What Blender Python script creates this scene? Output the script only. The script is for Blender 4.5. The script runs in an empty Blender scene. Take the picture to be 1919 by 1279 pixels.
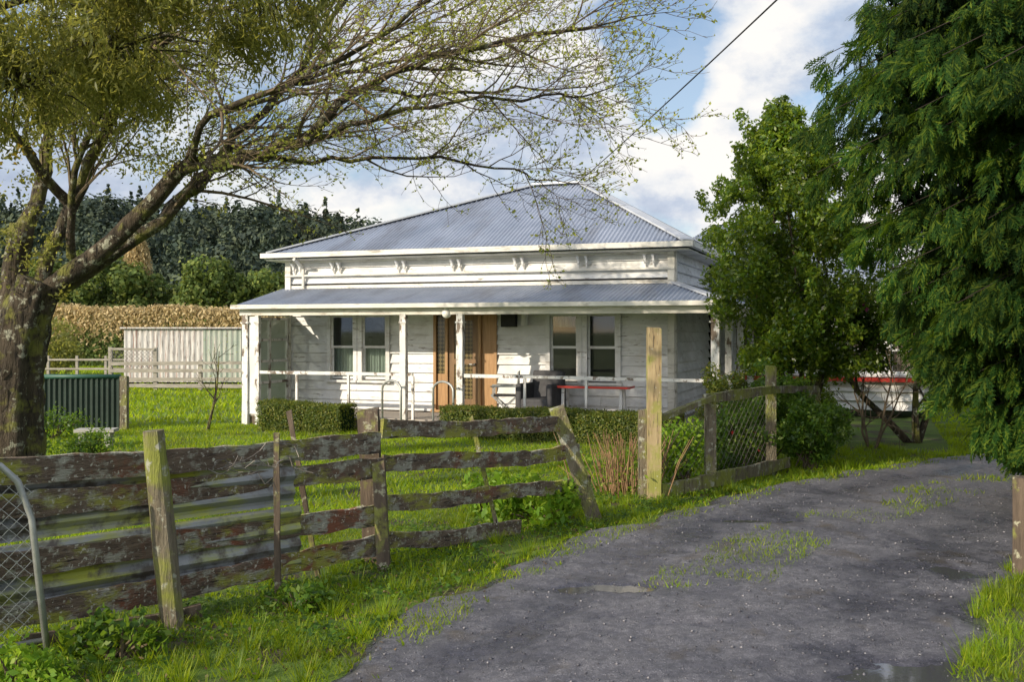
import bpy, math, random, bmesh
import numpy as np
from mathutils import Vector, Matrix
random.seed(11); rng=np.random.default_rng(11)
SC=bpy.context.scene; COL=SC.collection
V3=Vector
# ------------------------------------------------------------------ noise
_G=np.random.default_rng(3).random((256,256))
def vnoise(x,y):
    x=np.asarray(x,float);y=np.asarray(y,float)
    xi=np.floor(x).astype(int);yi=np.floor(y).astype(int);fx=x-xi;fy=y-yi
    fx=fx*fx*(3-2*fx);fy=fy*fy*(3-2*fy)
    g=lambda a,b:_G[a%256,b%256]
    return (g(xi,yi)*(1-fx)+g(xi+1,yi)*fx)*(1-fy)+(g(xi,yi+1)*(1-fx)+g(xi+1,yi+1)*fx)*fy
def fbm(x,y,o=4):
    s=0;a=.5;t=0
    for i in range(o):
        s=s+a*vnoise(x*2**i+17*i,y*2**i+31*i);t+=a;a*=.5
    return s/t
# ------------------------------------------------------------------ mesh builder
class MB:
    def __init__(s): s.v=[];s.f=[]
    def add(s,vs,fs):
        o=len(s.v); s.v+= [tuple(v) for v in vs]; s.f+=[tuple(i+o for i in f) for f in fs]
    def box(s,c,sz,rz=0,rx=0,ry=0):
        x,y,z=sz[0]/2,sz[1]/2,sz[2]/2
        M=Matrix.Translation(c)@Matrix.Rotation(rz,4,'Z')@Matrix.Rotation(rx,4,'X')@Matrix.Rotation(ry,4,'Y')
        vs=[M@V3((i*x,j*y,k*z)) for i,j,k in [(-1,-1,-1),(1,-1,-1),(1,1,-1),(-1,1,-1),(-1,-1,1),(1,-1,1),(1,1,1),(-1,1,1)]]
        s.add(vs,[(0,3,2,1),(4,5,6,7),(0,1,5,4),(1,2,6,5),(2,3,7,6),(3,0,4,7)])
    def b2(s,lo,hi): s.box([(lo[i]+hi[i])/2 for i in range(3)],[hi[i]-lo[i] for i in range(3)])
    def beam(s,p0,p1,w,h,n=1,jit=0.0,sag=0):
        p0=V3(p0);p1=V3(p1);d=(p1-p0).normalized()
        up=V3((0,0,1)) if abs(d.z)<.8 else V3((0,1,0))
        sd=d.cross(up).normalized();up=sd.cross(d).normalized()
        vs=[];fs=[];ph=random.random()*6
        for i in range(n+1):
            t=i/n;c=p0.lerp(p1,t)
            if sag: c=c+V3((0,0,-sag*4*t*(1-t)+sag*.5*math.sin(ph+t*9)))
            j=lambda:random.uniform(-jit,jit)
            hh=h/2*(1+(random.uniform(-.16,.10) if jit else 0))
            e=3 if i in (0,n) and jit else 0
            for a,b in ((-1,-1),(1,-1),(1,1),(-1,1)):
                vs.append(c+sd*(a*w/2+j()*.5)+up*(b*hh+j())+d*(j()*e))
        for i in range(n):
            for k in range(4):
                a=i*4+k;b=i*4+(k+1)%4;fs.append((a,b,b+4,a+4))
        fs.append((3,2,1,0));e=n*4;fs.append((e,e+1,e+2,e+3))
        s.add(vs,fs)
    def tube(s,pts,rad,n=8,cap=True,wob=0,ridge=0):
        pts=[V3(p) for p in pts]
        if not hasattr(rad,'__len__'): rad=[rad]*len(pts)
        vs=[];fs=[];ref=None
        rg=[1+(random.uniform(-ridge,ridge) if ridge else 0) for _ in range(n)]
        for i,p in enumerate(pts):
            d=(pts[min(i+1,len(pts)-1)]-pts[max(i-1,0)])
            if d.length<1e-6: d=V3((0,0,1))
            d.normalize()
            if ref is None: ref=V3((1,0,0)) if abs(d.x)<.7 else V3((0,1,0))
            a=(ref-d*ref.dot(d)).normalized();ref=a;b=d.cross(a)
            for k in range(n):
                t=2*math.pi*k/n;r=rad[i]*rg[k]*(1+(random.uniform(-wob,wob) if wob else 0))
                vs.append(p+a*(math.cos(t)*r)+b*(math.sin(t)*r))
        for i in range(len(pts)-1):
            for k in range(n):
                a=i*n+k;b=i*n+(k+1)%n;fs.append((a,b,b+n,a+n))
        if cap:
            fs.append(tuple(range(n-1,-1,-1)));e=(len(pts)-1)*n;fs.append(tuple(range(e,e+n)))
        s.add(vs,fs)
def finish(name,me,mat,parent=None,smooth=False,sub=None,kind=None,label=None):
    if mat: me.materials.append(mat)
    if smooth: me.polygons.foreach_set('use_smooth',[True]*len(me.polygons))
    ob=bpy.data.objects.new(name,me);COL.objects.link(ob)
    if parent: ob.parent=parent
    if kind: ob['kind']=kind
    if label: ob['label']=label
    return ob
def mk(name,mb,mat,parent=None,smooth=False,off=None,**k):
    me=bpy.data.meshes.new(name)
    vs=mb.v
    if off is not None: vs=[(a-off[0],b-off[1],c-off[2]) for a,b,c in vs]
    me.from_pydata(vs,[],mb.f);me.update()
    return finish(name,me,mat,parent,smooth,**k)
def mknp(name,V,F,mat,parent=None,off=None,smooth=False,**k):
    me=bpy.data.meshes.new(name);V=np.asarray(V,np.float32)
    if off is not None: V=V-np.array(off,np.float32)
    F=np.asarray(F,np.int32);m,n=F.shape
    me.vertices.add(len(V));me.vertices.foreach_set('co',V.ravel())
    me.loops.add(m*n);me.loops.foreach_set('vertex_index',F.ravel())
    me.polygons.add(m);me.polygons.foreach_set('loop_start',np.arange(m,dtype=np.int32)*n)
    me.update(calc_edges=True);me.validate()
    return finish(name,me,mat,parent,smooth,**k)
def thing(name,label,cat,loc=(0,0,0),rz=0,group=None):
    e=bpy.data.objects.new(name,None);e.empty_display_size=.3;COL.objects.link(e)
    e.location=loc;e.rotation_euler=(0,0,rz);e['label']=label;e['category']=cat
    if group:e['group']=group
    return e
def solo(ob,label,cat,group=None):
    ob['label']=label;ob['category']=cat
    if group:ob['group']=group
    return ob
# ------------------------------------------------------------------ materials
def newmat(name):
    m=bpy.data.materials.new(name);m.use_nodes=True;nt=m.node_tree;nt.nodes.clear();return m,nt
def c4(c): return (c[0],c[1],c[2],1)
def ramp(nt,stops):
    r=nt.nodes.new('ShaderNodeValToRGB');e=r.color_ramp.elements
    while len(e)<len(stops): e.new(.5)
    for i,(p,c) in enumerate(stops): e[i].position=p;e[i].color=c4(c) if hasattr(c,'__len__') else (c,c,c,1)
    return r
def noise_n(nt,co,scale,detail=6,rough=.6,stretch=(1,1,1)):
    mp=nt.nodes.new('ShaderNodeMapping');mp.inputs['Scale'].default_value=stretch
    nt.links.new(co,mp.inputs[0]);n=nt.nodes.new('ShaderNodeTexNoise')
    n.inputs['Scale'].default_value=scale;n.inputs['Detail'].default_value=detail;n.inputs['Roughness'].default_value=rough
    nt.links.new(mp.outputs[0],n.inputs['Vector']);return n.outputs[0]
def mixc(nt,f,a,b):
    m=nt.nodes.new('ShaderNodeMix');m.data_type='RGBA'
    for s,v in ((m.inputs[0],f),(m.inputs[6],a),(m.inputs[7],b)):
        if hasattr(v,'node'): nt.links.new(v,s)
        elif hasattr(v,'__len__'): s.default_value=c4(v)
        else: s.default_value=v
    return m.outputs[2]
def pm(name,stops,scale=5,detail=8,rough=.8,bump=.3,bscale=40,metallic=0,stretch=(1,1,1),over=(),bstretch=None,rr=None,dist=.01):
    m,nt=newmat(name);L=nt.links
    co=nt.nodes.new('ShaderNodeTexCoord').outputs['Object']
    r=ramp(nt,stops);L.new(noise_n(nt,co,scale,detail,.6,stretch),r.inputs[0]);col=r.outputs[0]
    for i,o in enumerate(over):
        st=o[4] if len(o)>4 else (1,1,1)
        rr_=ramp(nt,[(o[2],0.0),(o[3],1.0)])
        mp=nt.nodes.new('ShaderNodeMapping');mp.inputs['Location'].default_value=(3.1*i+1,7*i,2*i)
        L.new(co,mp.inputs[0]);L.new(noise_n(nt,mp.outputs[0],o[1],8,.65,st),rr_.inputs[0])
        col=mixc(nt,rr_.outputs[0],col,o[0])
    p=nt.nodes.new('ShaderNodeBsdfPrincipled');L.new(col,p.inputs['Base Color'])
    p.inputs['Metallic'].default_value=metallic;p.inputs['Roughness'].default_value=rough
    if rr:
        q=ramp(nt,[(rr[1],rr[0]),(rr[3],rr[2])]);L.new(noise_n(nt,co,rr[4],6),q.inputs[0]);L.new(q.outputs[0],p.inputs['Roughness'])
    if bump:
        b=nt.nodes.new('ShaderNodeBump');b.inputs['Strength'].default_value=bump;b.inputs['Distance'].default_value=dist
        L.new(noise_n(nt,co,bscale,8,.65,bstretch or stretch),b.inputs['Height']);L.new(b.outputs[0],p.inputs['Normal'])
    o=nt.nodes.new('ShaderNodeOutputMaterial');L.new(p.outputs[0],o.inputs[0]);return m
def leafm(name,stops,rough=.5,tr=.35,trc=(.25,.4,.03),clump=.8,cscale=1.2,spec=.4):
    m,nt=newmat(name);L=nt.links
    g=nt.nodes.new('ShaderNodeNewGeometry');r=ramp(nt,stops);L.new(g.outputs['Random Per Island'],r.inputs[0])
    co=nt.nodes.new('ShaderNodeTexCoord').outputs['Object']
    q=ramp(nt,[(.35,1-clump*.6),(.65,1.0)]);L.new(noise_n(nt,co,cscale,3),q.inputs[0])
    mm=nt.nodes.new('ShaderNodeMix');mm.data_type='RGBA';mm.blend_type='MULTIPLY';mm.inputs[0].default_value=1
    L.new(r.outputs[0],mm.inputs[6]);L.new(q.outputs[0],mm.inputs[7])
    p=nt.nodes.new('ShaderNodeBsdfPrincipled');L.new(mm.outputs[2],p.inputs['Base Color']);p.inputs['Roughness'].default_value=rough
    p.inputs['Specular IOR Level'].default_value=spec
    o=nt.nodes.new('ShaderNodeOutputMaterial')
    if tr>0:
        t=nt.nodes.new('ShaderNodeBsdfTranslucent')
        m2=nt.nodes.new('ShaderNodeMix');m2.data_type='RGBA';m2.blend_type='MULTIPLY';m2.inputs[0].default_value=1
        m2.inputs[6].default_value=c4(trc);L.new(q.outputs[0],m2.inputs[7]);L.new(m2.outputs[2],t.inputs[0])
        x=nt.nodes.new('ShaderNodeMixShader');x.inputs[0].default_value=tr
        L.new(p.outputs[0],x.inputs[1]);L.new(t.outputs[0],x.inputs[2]);L.new(x.outputs[0],o.inputs[0])
    else: L.new(p.outputs[0],o.inputs[0])
    return m
WHITE=pm('weathered_white_paint',[(.3,(.66,.66,.66)),(.7,(.82,.82,.82))],3,rough=.6,bump=.25,bscale=30,
    over=[((.50,.48,.45),2.2,.52,.72,(1,1,3)),((.24,.21,.18),6,.61,.67,(.5,.5,3)),((.58,.58,.56),1.1,.48,.66,(1,1,1))])
WHITEP=pm('peeling_post_paint',[(.3,(.60,.59,.57)),(.7,(.76,.75,.73))],3,rough=.65,bump=.4,bscale=40,
    over=[((.16,.12,.09),7,.53,.59,(1,1,.5)),((.36,.34,.31),3,.55,.69)])
TRIM=pm('cream_trim',[(.3,(.56,.54,.48)),(.7,(.72,.70,.65))],2,rough=.55,bump=.15,over=[((.30,.27,.22),5,.55,.67,(.4,1,2)),((.22,.2,.17),2,.59,.73,(.6,1,5))])
GALV=pm('galvanised_roofing',[(.3,(.23,.27,.35)),(.7,(.34,.38,.47))],1.2,rough=.45,bump=.05,metallic=.2,
    over=[((.17,.18,.21),1.5,.50,.74,(1,.25,.25)),((.22,.15,.11),6,.72,.8,(1,.3,1)),((.46,.50,.58),3,.6,.9,(2,.12,.12))],rr=(.33,.3,.55,.7,3))
CAP=pm('ridge_flashing',[(.3,(.45,.47,.50)),(.7,(.58,.60,.64))],2,rough=.5,bump=.1,metallic=.2)
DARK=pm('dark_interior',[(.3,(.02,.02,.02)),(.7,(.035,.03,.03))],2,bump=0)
FLOOR=pm('worn_veranda_timber',[(.3,(.26,.23,.2)),(.7,(.4,.36,.32))],4,stretch=(1,6,1),bump=.3)
ORANGE=pm('varnished_orange_timber',[(.3,(.28,.145,.05)),(.7,(.44,.26,.11))],4,stretch=(6,6,.6),rough=.45,bump=.1)
BROWNW=pm('brown_timber',[(.3,(.13,.07,.025)),(.7,(.24,.135,.05))],4,stretch=(6,6,.6),rough=.45,bump=.1)
CURT=pm('net_curtain',[(.3,(.5,.52,.5)),(.7,(.7,.7,.66))],6,stretch=(4,4,.3),bump=.4,bscale=9)
PINK=pm('pink_curtain',[(.3,(.70,.44,.44)),(.7,(.84,.60,.59))],6,stretch=(4,4,.3),bump=.4,bscale=9)
RED=pm('red_paint',[(.3,(.5,.03,.02)),(.7,(.65,.05,.03))],5,rough=.5,bump=.1)
BLACKF=pm('black_fabric',[(.3,(.015,.015,.018)),(.7,(.03,.03,.035))],20,bump=.3)
GREYF=pm('dark_grey_upholstery',[(.3,(.04,.04,.045)),(.7,(.07,.07,.075))],12,bump=.3)
METAL=pm('galvanised_pipe',[(.3,(.3,.31,.3)),(.7,(.48,.49,.48))],12,rough=.45,metallic=.5,bump=.1,over=[((.2,.13,.07),10,.65,.75)])
OLDW=pm('lichened_old_board',[(.3,(.085,.06,.043)),(.7,(.25,.185,.13))],6,stretch=(1,1,5),rough=.92,bump=1,bscale=20,dist=.04,
    over=[((.25,.095,.05),1.6,.54,.63),((.38,.37,.30),6,.51,.59,(1,1,1.6)),((.35,.35,.06),2.6,.51,.61,(1,1,2)),((.62,.60,.50),30,.58,.64),((.03,.022,.017),12,.58,.65,(.5,.5,4))])
MOSSW=pm('mossy_post_timber',[(.3,(.11,.09,.06)),(.7,(.25,.21,.145))],5,stretch=(4,4,.6),rough=.9,bump=1,bscale=20,dist=.03,
    over=[((.25,.27,.05),3,.46,.6),((.42,.42,.33),12,.56,.63),((.05,.037,.025),6,.57,.64,(5,5,.5))])
YELW=pm('sunbleached_gate_timber',[(.3,(.25,.18,.09)),(.7,(.46,.36,.2))],5,stretch=(5,5,.5),rough=.85,bump=.6,bscale=20,
    over=[((.26,.26,.06),3,.48,.6),((.10,.075,.045),9,.58,.66,(5,5,.5)),((.5,.48,.37),25,.63,.68)])
DKW=pm('dark_weathered_timber',[(.3,(.05,.037,.026)),(.7,(.15,.11,.078)),],5,stretch=(4,4,.5),rough=.9,bump=.8,bscale=20,over=[((.34,.33,.23),14,.58,.64),((.22,.23,.05),4,.54,.64)])
IRON=pm('mossy_corrugated_iron',[(.3,(.18,.19,.19)),(.7,(.33,.34,.35))],2,rough=.5,metallic=.3,bump=.2,
    over=[((.34,.36,.05),1.8,.47,.60,(.6,.6,3)),((.10,.085,.07),5,.50,.62)])
BARK=pm('lichened_bark',[(.3,(.03,.023,.015)),(.7,(.13,.10,.068))],6,stretch=(1,1,.3),rough=.97,bump=1,bscale=9,dist=.14,bstretch=(1.6,1.6,.4),
    over=[((.38,.38,.29),9,.565,.62),((.20,.20,.045),3,.51,.62),((.010,.007,.005),7,.55,.64,(3,3,.35))])
TWIG=pm('twig_bark',[(.3,(.065,.048,.03)),(.7,(.18,.135,.085))],8,rough=.9,bump=.3)
CYPB=pm('cypress_bark',[(.3,(.02,.014,.01)),(.7,(.04,.03,.02))],8,rough=.9,bump=.3)
REDTW=pm('dormant_stems',[(.3,(.16,.07,.035)),(.7,(.38,.25,.13))],4,rough=.8,bump=.2)
CONC=pm('concrete',[(.3,(.3,.29,.27)),(.7,(.45,.44,.41))],8,rough=.9,bump=.5,over=[((.15,.16,.1),6,.6,.7)])
GREENI=pm('green_painted_iron',[(.3,(.008,.020,.014)),(.7,(.018,.038,.027))],3,rough=.6,bump=.1)
GREENC=pm('green_capping',[(.3,(.018,.07,.05)),(.7,(.03,.10,.07))],3,rough=.5,bump=.1)
GREENS=pm('green_sheet_iron',[(.3,(.22,.27,.22)),(.7,(.34,.38,.32))],3,rough=.6,bump=.1,over=[((.46,.42,.38),3,.50,.64,(6,6,.4))])
PEEL=pm('peeling_shed_iron',[(.3,(.42,.40,.38)),(.7,(.6,.58,.56))],3,rough=.8,bump=.2,stretch=(5,5,.4),
    over=[((.27,.16,.13),2.5,.53,.63,(7,7,.35)),((.2,.18,.17),5,.52,.64,(5,5,.5))])
GREYW=pm('grey_rail_timber',[(.3,(.2,.18,.15)),(.7,(.38,.35,.3))],5,stretch=(1,1,4),rough=.9,bump=.4)
WIREM=pm('old_wire',[(.3,(.10,.09,.08)),(.7,(.2,.18,.16))],9,rough=.6,metallic=.4,bump=0)
BLACKP=pm('black_cable',[(.3,(.015,.015,.015)),(.7,(.03,.03,.03))],9,bump=0)
LAMPM=pm('opal_lamp',[(.3,(.75,.75,.72)),(.7,(.8,.8,.78))],3,rough=.25,bump=0)
def glass(name,haze,mult,base):
    m,nt=newmat(name);L=nt.links
    g=nt.nodes.new('ShaderNodeBsdfGlossy');g.inputs['Roughness'].default_value=.03
    t=nt.nodes.new('ShaderNodeBsdfTransparent');t.inputs[0].default_value=(.75,.8,.78,1)
    d=nt.nodes.new('ShaderNodeBsdfDiffuse');d.inputs[0].default_value=(.5,.56,.5,1)
    y=nt.nodes.new('ShaderNodeMixShader');y.inputs[0].default_value=haze;L.new(t.outputs[0],y.inputs[1]);L.new(d.outputs[0],y.inputs[2])
    f=nt.nodes.new('ShaderNodeFresnel');f.inputs[0].default_value=1.5
    a=nt.nodes.new('ShaderNodeMath');a.operation='MULTIPLY_ADD';a.inputs[1].default_value=mult;a.inputs[2].default_value=base
    L.new(f.outputs[0],a.inputs[0]);x=nt.nodes.new('ShaderNodeMixShader');L.new(a.outputs[0],x.inputs[0])
    L.new(y.outputs[0],x.inputs[1]);L.new(g.outputs[0],x.inputs[2])
    o=nt.nodes.new('ShaderNodeOutputMaterial');L.new(x.outputs[0],o.inputs[0]);return m
GLASS=glass('window_glass',.02,1.0,.0)
FROST=glass('dusty_glass',.6,.5,.0)
def lattice():
    m,nt=newmat('amber_lattice_glass');L=nt.links
    co=nt.nodes.new('ShaderNodeTexCoord').outputs['Object'];mp=nt.nodes.new('ShaderNodeMapping');L.new(co,mp.inputs[0])
    mp.inputs['Rotation'].default_value=(0,math.radians(45),0);mp.inputs['Location'].default_value=(0,.013,0)
    b=nt.nodes.new('ShaderNodeTexChecker');b.inputs['Scale'].default_value=17;L.new(mp.outputs[0],b.inputs[0])
    b.inputs[1].default_value=(.16,.125,.055,1);b.inputs[2].default_value=(.04,.032,.016,1)
    p=nt.nodes.new('ShaderNodeBsdfPrincipled');L.new(b.outputs[0],p.inputs[0]);p.inputs['Roughness'].default_value=.2
    o=nt.nodes.new('ShaderNodeOutputMaterial');L.new(p.outputs[0],o.inputs[0]);return m
LATT=lattice()
L_HOLLY=leafm('glossy_dark_leaf',[(0,(.025,.07,.012)),(.5,(.08,.16,.018)),(1,(.28,.36,.035))],.32,.4,(.46,.60,.04),spec=.5,clump=.9,cscale=2)
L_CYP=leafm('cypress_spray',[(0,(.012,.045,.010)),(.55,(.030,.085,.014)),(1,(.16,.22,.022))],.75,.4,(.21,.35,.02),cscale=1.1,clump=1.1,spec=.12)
L_CYPD=leafm('inner_shade_leaf',[(0,(.006,.019,.006)),(1,(.013,.034,.010))],.85,0,spec=.1)  # near-black leaf colour paints in the shade deep inside the foliage
L_OLIVE=leafm('narrow_olive_leaf',[(0,(.07,.09,.024)),(.5,(.16,.18,.04)),(1,(.36,.34,.09))],.5,.48,(.56,.55,.10),clump=.6,cscale=2)
L_BUD=leafm('spring_bud_leaf',[(0,(.24,.28,.03)),(.6,(.42,.46,.07)),(1,(.55,.55,.12))],.5,.5,(.65,.68,.12),clump=.2)
L_YEL=leafm('yellow_leaf',[(0,(.4,.25,.02)),(1,(.6,.42,.04))],.5,.5,(.7,.5,.05),clump=.2)
L_BOX=leafm('box_hedge_leaf',[(0,(.045,.08,.015)),(.6,(.11,.16,.025)),(1,(.30,.28,.05))],.5,.35,(.35,.4,.04),cscale=3,clump=.5)
L_SHRUB=leafm('shrub_leaf',[(0,(.03,.08,.014)),(.6,(.08,.17,.02)),(1,(.22,.32,.04))],.45,.4,(.36,.56,.04),cscale=2.5,clump=.75)
L_WEED=leafm('fresh_weed_leaf',[(0,(.08,.18,.012)),(.6,(.17,.32,.02)),(1,(.32,.42,.04))],.5,.45,(.45,.65,.05),clump=.4,cscale=3)
L_TAN=leafm('straw_hedge_leaf',[(0,(.36,.27,.12)),(.5,(.56,.43,.21)),(1,(.7,.57,.33))],.8,.3,(.7,.55,.28),clump=.25,cscale=.5)
L_FAR=leafm('hazy_forest_leaf',[(0,(.03,.052,.044)),(.5,(.055,.085,.056)),(1,(.13,.16,.08))],.8,.12,(.12,.17,.08),cscale=.07,clump=.75)  # distance haze is mixed into the leaf colour as a bluish cast
L_SHEL=leafm('shelterbelt_leaf',[(0,(.05,.085,.02)),(.6,(.115,.175,.038)),(1,(.24,.27,.06))],.8,.3,(.3,.38,.06),cscale=.35,clump=.65)
L_MAG=leafm('magenta_petal',[(0,(.45,.04,.2)),(1,(.6,.12,.35))],.5,.3,(.6,.1,.3),clump=.1)
L_RED=leafm('red_petal',[(0,(.35,.02,.02)),(1,(.5,.05,.04))],.5,.3,(.5,.05,.04),clump=.1)
GRASSB=leafm('grass_blade',[(0,(.08,.17,.007)),(.6,(.20,.32,.012)),(1,(.44,.48,.03))],.5,.5,(.64,.80,.02),clump=.75,cscale=.8)
# ------------------------------------------------------------------ leaves
def unit(n):
    a=rng.normal(size=(n,3));return a/np.linalg.norm(a,axis=1,keepdims=True)
def leaves(P,size,asp=.5,Nrm=None,k=.6,svar=.4,tdir=None):
    n=len(P);nn=unit(n)
    if Nrm is not None: nn=nn*(1-k)+Nrm*k;nn/=np.linalg.norm(nn,axis=1,keepdims=True)+1e-9
    t=unit(n)
    if tdir is not None: t=t*.6+np.array(tdir)
    t=t-nn*np.sum(t*nn,1,keepdims=True);t/=np.linalg.norm(t,axis=1,keepdims=True)+1e-9
    b=np.cross(nn,t);s=(size*(1+svar*(rng.random(n)*2-1)))[:,None]
    V=np.stack([P-t*s*.5,P+b*s*asp*.5-t*s*.05+nn*s*.06,P+t*s*.5-nn*s*.05,P-b*s*asp*.5-t*s*.05+nn*s*.06],1).reshape(-1,3)
    F=np.arange(4*n).reshape(n,4);return V,F
def cloud(C,R,n,shell=.55,squash=1.0):
    C=np.asarray(C,float);R=np.asarray(R,float);w=R**2/np.sum(R**2)
    i=rng.choice(len(C),n,p=w);d=unit(n);r=R[i]*(shell+(1-shell)*rng.random(n))*(1+.25*rng.normal(size=n)*.5)
    o=d*r[:,None];o[:,2]*=squash
    return C[i]+o,d
def ell_clumps(c,rad,n,r0,r1,low=-1,surf=.5):
    d=unit(n*3);d=d[d[:,2]>low][:n];n=len(d);q=(surf+(1-surf)*rng.random(n))[:,None]
    return np.array(c)+d*q*np.array(rad),rng.uniform(r0,r1,n)
def grow(mb,p,d,L,r,lev,cfg,tips):
    p=V3(p);d=V3(d).normalized();n=cfg['seg'][lev];pts=[p.copy()];dirs=[d.copy()]
    b=V3(cfg['bias'][lev]);j=cfg['jit'][lev]
    for i in range(n):
        d=(d+V3((random.gauss(0,j),random.gauss(0,j),random.gauss(0,j)))+b).normalized()
        p=p+d*(L/n);pts.append(p.copy());dirs.append(d.copy())
    rad=[max(cfg.get('rmin',.003),r*(1-.8*i/n)) for i in range(n+1)]
    mb.tube(pts,rad,[7,5,4,3,3][min(lev+cfg.get('l0',0),4)],cap=False)
    spawn(mb,pts,dirs,rad,lev,cfg,tips,L)
def spawn(mb,pts,dirs,rad,lev,cfg,tips,L,start=.2):
    n=len(pts)-1
    if lev>=cfg['max']:
        for i in range(1,n+1): tips.append((pts[i],dirs[i]))
        return
    c=cfg['ch'][lev]; c=int(c*L+random.random()) if cfg.get('perm',{}).get(lev) else c
    for k in range(c):
        t=start+(1-start)*(k+random.random()*.8)/c;t=min(t,.98);i=min(int(t*n),n-1);f=t*n-i
        q=pts[i].lerp(pts[i+1],f);d=dirs[i+1]
        ax=d.cross(V3((random.gauss(0,1),random.gauss(0,1),random.gauss(0,1)*cfg.get('flat',1)))).normalized()
        ang=math.radians(random.uniform(*cfg['ang']))
        nd=(Matrix.Rotation(ang,3,ax)@d)
        grow(mb,q,nd,random.uniform(*cfg['len'][lev+1])*(1.15-.5*t),max(rad[i]*.55,.004) if lev else min(rad[i]*.6,.024),lev+1,cfg,tips)
# ================================================================== CAMERA
cam=bpy.data.cameras.new('camera');co=bpy.data.objects.new('camera',cam);COL.objects.link(co);SC.camera=co
cam.lens=35;cam.sensor_width=36;cam.shift_y=-21.5/1919;cam.clip_end=3000;cam.clip_start=.05
co.location=(0,0,1.9);co.rotation_euler=(math.radians(90),0,0)
# ================================================================== LIGHT
SUNDIR=V3((-.77,-.64,0)).normalized();EL=math.radians(22)
S=V3((SUNDIR.x*math.cos(EL),SUNDIR.y*math.cos(EL),math.sin(EL)))
sl=bpy.data.lights.new('sun','SUN');sl.energy=5.0;sl.angle=math.radians(.5);sl.color=(1,.87,.68)
so=bpy.data.objects.new('sun',sl);COL.objects.link(so);so.rotation_euler=S.to_track_quat('Z','Y').to_euler();so.location=(-20,-10,15)
w=bpy.data.worlds.new('World');SC.world=w;w.use_nodes=True;nt=w.node_tree;nt.nodes.clear();L=nt.links
sky=nt.nodes.new('ShaderNodeTexSky');sky.sky_type='NISHITA';sky.sun_disc=False;sky.sun_elevation=EL
sky.sun_rotation=math.atan2(SUNDIR.x,SUNDIR.y);sky.dust_density=.8;sky.ozone_density=2
bg=nt.nodes.new('ShaderNodeBackground');bg.inputs[1].default_value=.15;L.new(sky.outputs[0],bg.inputs[0])
tc=nt.nodes.new('ShaderNodeTexCoord').outputs['Generated']
n1=noise_n(nt,tc,3.4,12,.56,(1,1,1.8));n2=noise_n(nt,tc,6.5,12,.62,(1,1,1.5))
def blob(c,r,amt):
    vm=nt.nodes.new('ShaderNodeVectorMath');vm.operation='DISTANCE';vm.inputs[1].default_value=V3(c).normalized();L.new(tc,vm.inputs[0])
    mr=nt.nodes.new('ShaderNodeMapRange');mr.inputs[1].default_value=0;mr.inputs[2].default_value=r;mr.inputs[3].default_value=amt;mr.inputs[4].default_value=0
    mr.interpolation_type='SMOOTHERSTEP'
    L.new(vm.outputs['Value'],mr.inputs[0]);return mr.outputs[0]
def madd(a,b,op='ADD'):
    m=nt.nodes.new('ShaderNodeMath');m.operation=op;L.new(a,m.inputs[0])
    if hasattr(b,'node'): L.new(b,m.inputs[1])
    else: m.inputs[1].default_value=b
    return m.outputs[0]
f=n1
for b in ((( .21,1,.17),.14,.18),((.27,1,.27),.12,.14),((-.05,1,.13),.25,.10),((-.35,1,.3),.35,.08),((.14,1,.29),.09,-.16),((.165,1,.22),.07,-.15),((0,-1,.6),1.3,.15)):
    f=madd(f,blob(*b))
cr=ramp(nt,[(.48,.18),(.53,.75),(.58,1.0)]);L.new(f,cr.inputs[0])
sh=madd(n2,blob((.22,1,.20),.14,.12));sh=madd(sh,blob((.27,1,.28),.10,.07))
cc=ramp(nt,[(.34,(.42,.50,.66)),(.45,(.62,.69,.82)),(.54,(.92,.93,.95)),(.61,(1.07,1.04,1.0))]);L.new(sh,cc.inputs[0])
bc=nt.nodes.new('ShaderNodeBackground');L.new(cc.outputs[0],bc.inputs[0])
L.new(madd(blob((SUNDIR.x,SUNDIR.y,.5),1.5,1.4),.96),bc.inputs[1])  # unseen sun-side clouds brightened as added fill light
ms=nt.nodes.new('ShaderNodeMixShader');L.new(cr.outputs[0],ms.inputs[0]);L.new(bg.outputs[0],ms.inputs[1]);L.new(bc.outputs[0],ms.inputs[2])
ow=nt.nodes.new('ShaderNodeOutputWorld');L.new(ms.outputs[0],ow.inputs[0])
SC.view_settings.view_transform='Standard';SC.view_settings.look='None';SC.view_settings.exposure=0
# ================================================================== GROUND
GROUND=pm('lawn_soil',[(.3,(.06,.11,.012)),(.55,(.11,.18,.018)),(.75,(.17,.22,.03))],.9,rough=.95,bump=.8,bscale=30,dist=.04,
   over=[((.07,.053,.036),1.6,.51,.62)])
def sheet(xs,ys,zf):
    X,Y=np.meshgrid(xs,ys);Z=zf(X,Y);V=np.stack([X,Y,Z],-1).reshape(-1,3);nx=len(xs);i=np.arange((len(ys)-1)*nx).reshape(-1,nx)[:,:-1].ravel()
    return V,np.stack([i,i+1,i+nx+1,i+nx],1)
xs=np.concatenate([np.linspace(-2500,-60,20),np.linspace(-50,50,101),np.linspace(60,2500,20)])
ys=np.concatenate([np.linspace(-500,-20,6),np.linspace(-15,60,76),np.linspace(70,2800,30)])
V,F=sheet(xs,ys,lambda X,Y:X*0)
mknp('ground',V,F,GROUND,kind='structure')
def hillz(X,Y):
    prof=np.clip((Y-120)/110,0,1);prof=prof*prof*(3-2*prof)
    side=1/(1+np.exp((X+4)/9.0))
    return (22.5+6*(fbm(X*.025+5,Y*.02,3)-.5)*2-4*np.clip((X+85)/70,0,1))*prof*side-.3
V,F=sheet(np.linspace(-420,80,90),np.linspace(115,420,50),hillz)
mknp('hill',V,F,pm('hill_scrub',[(.3,(.035,.055,.035)),(.7,(.07,.095,.05))],.1,bump=0),kind='structure',smooth=True)
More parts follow.
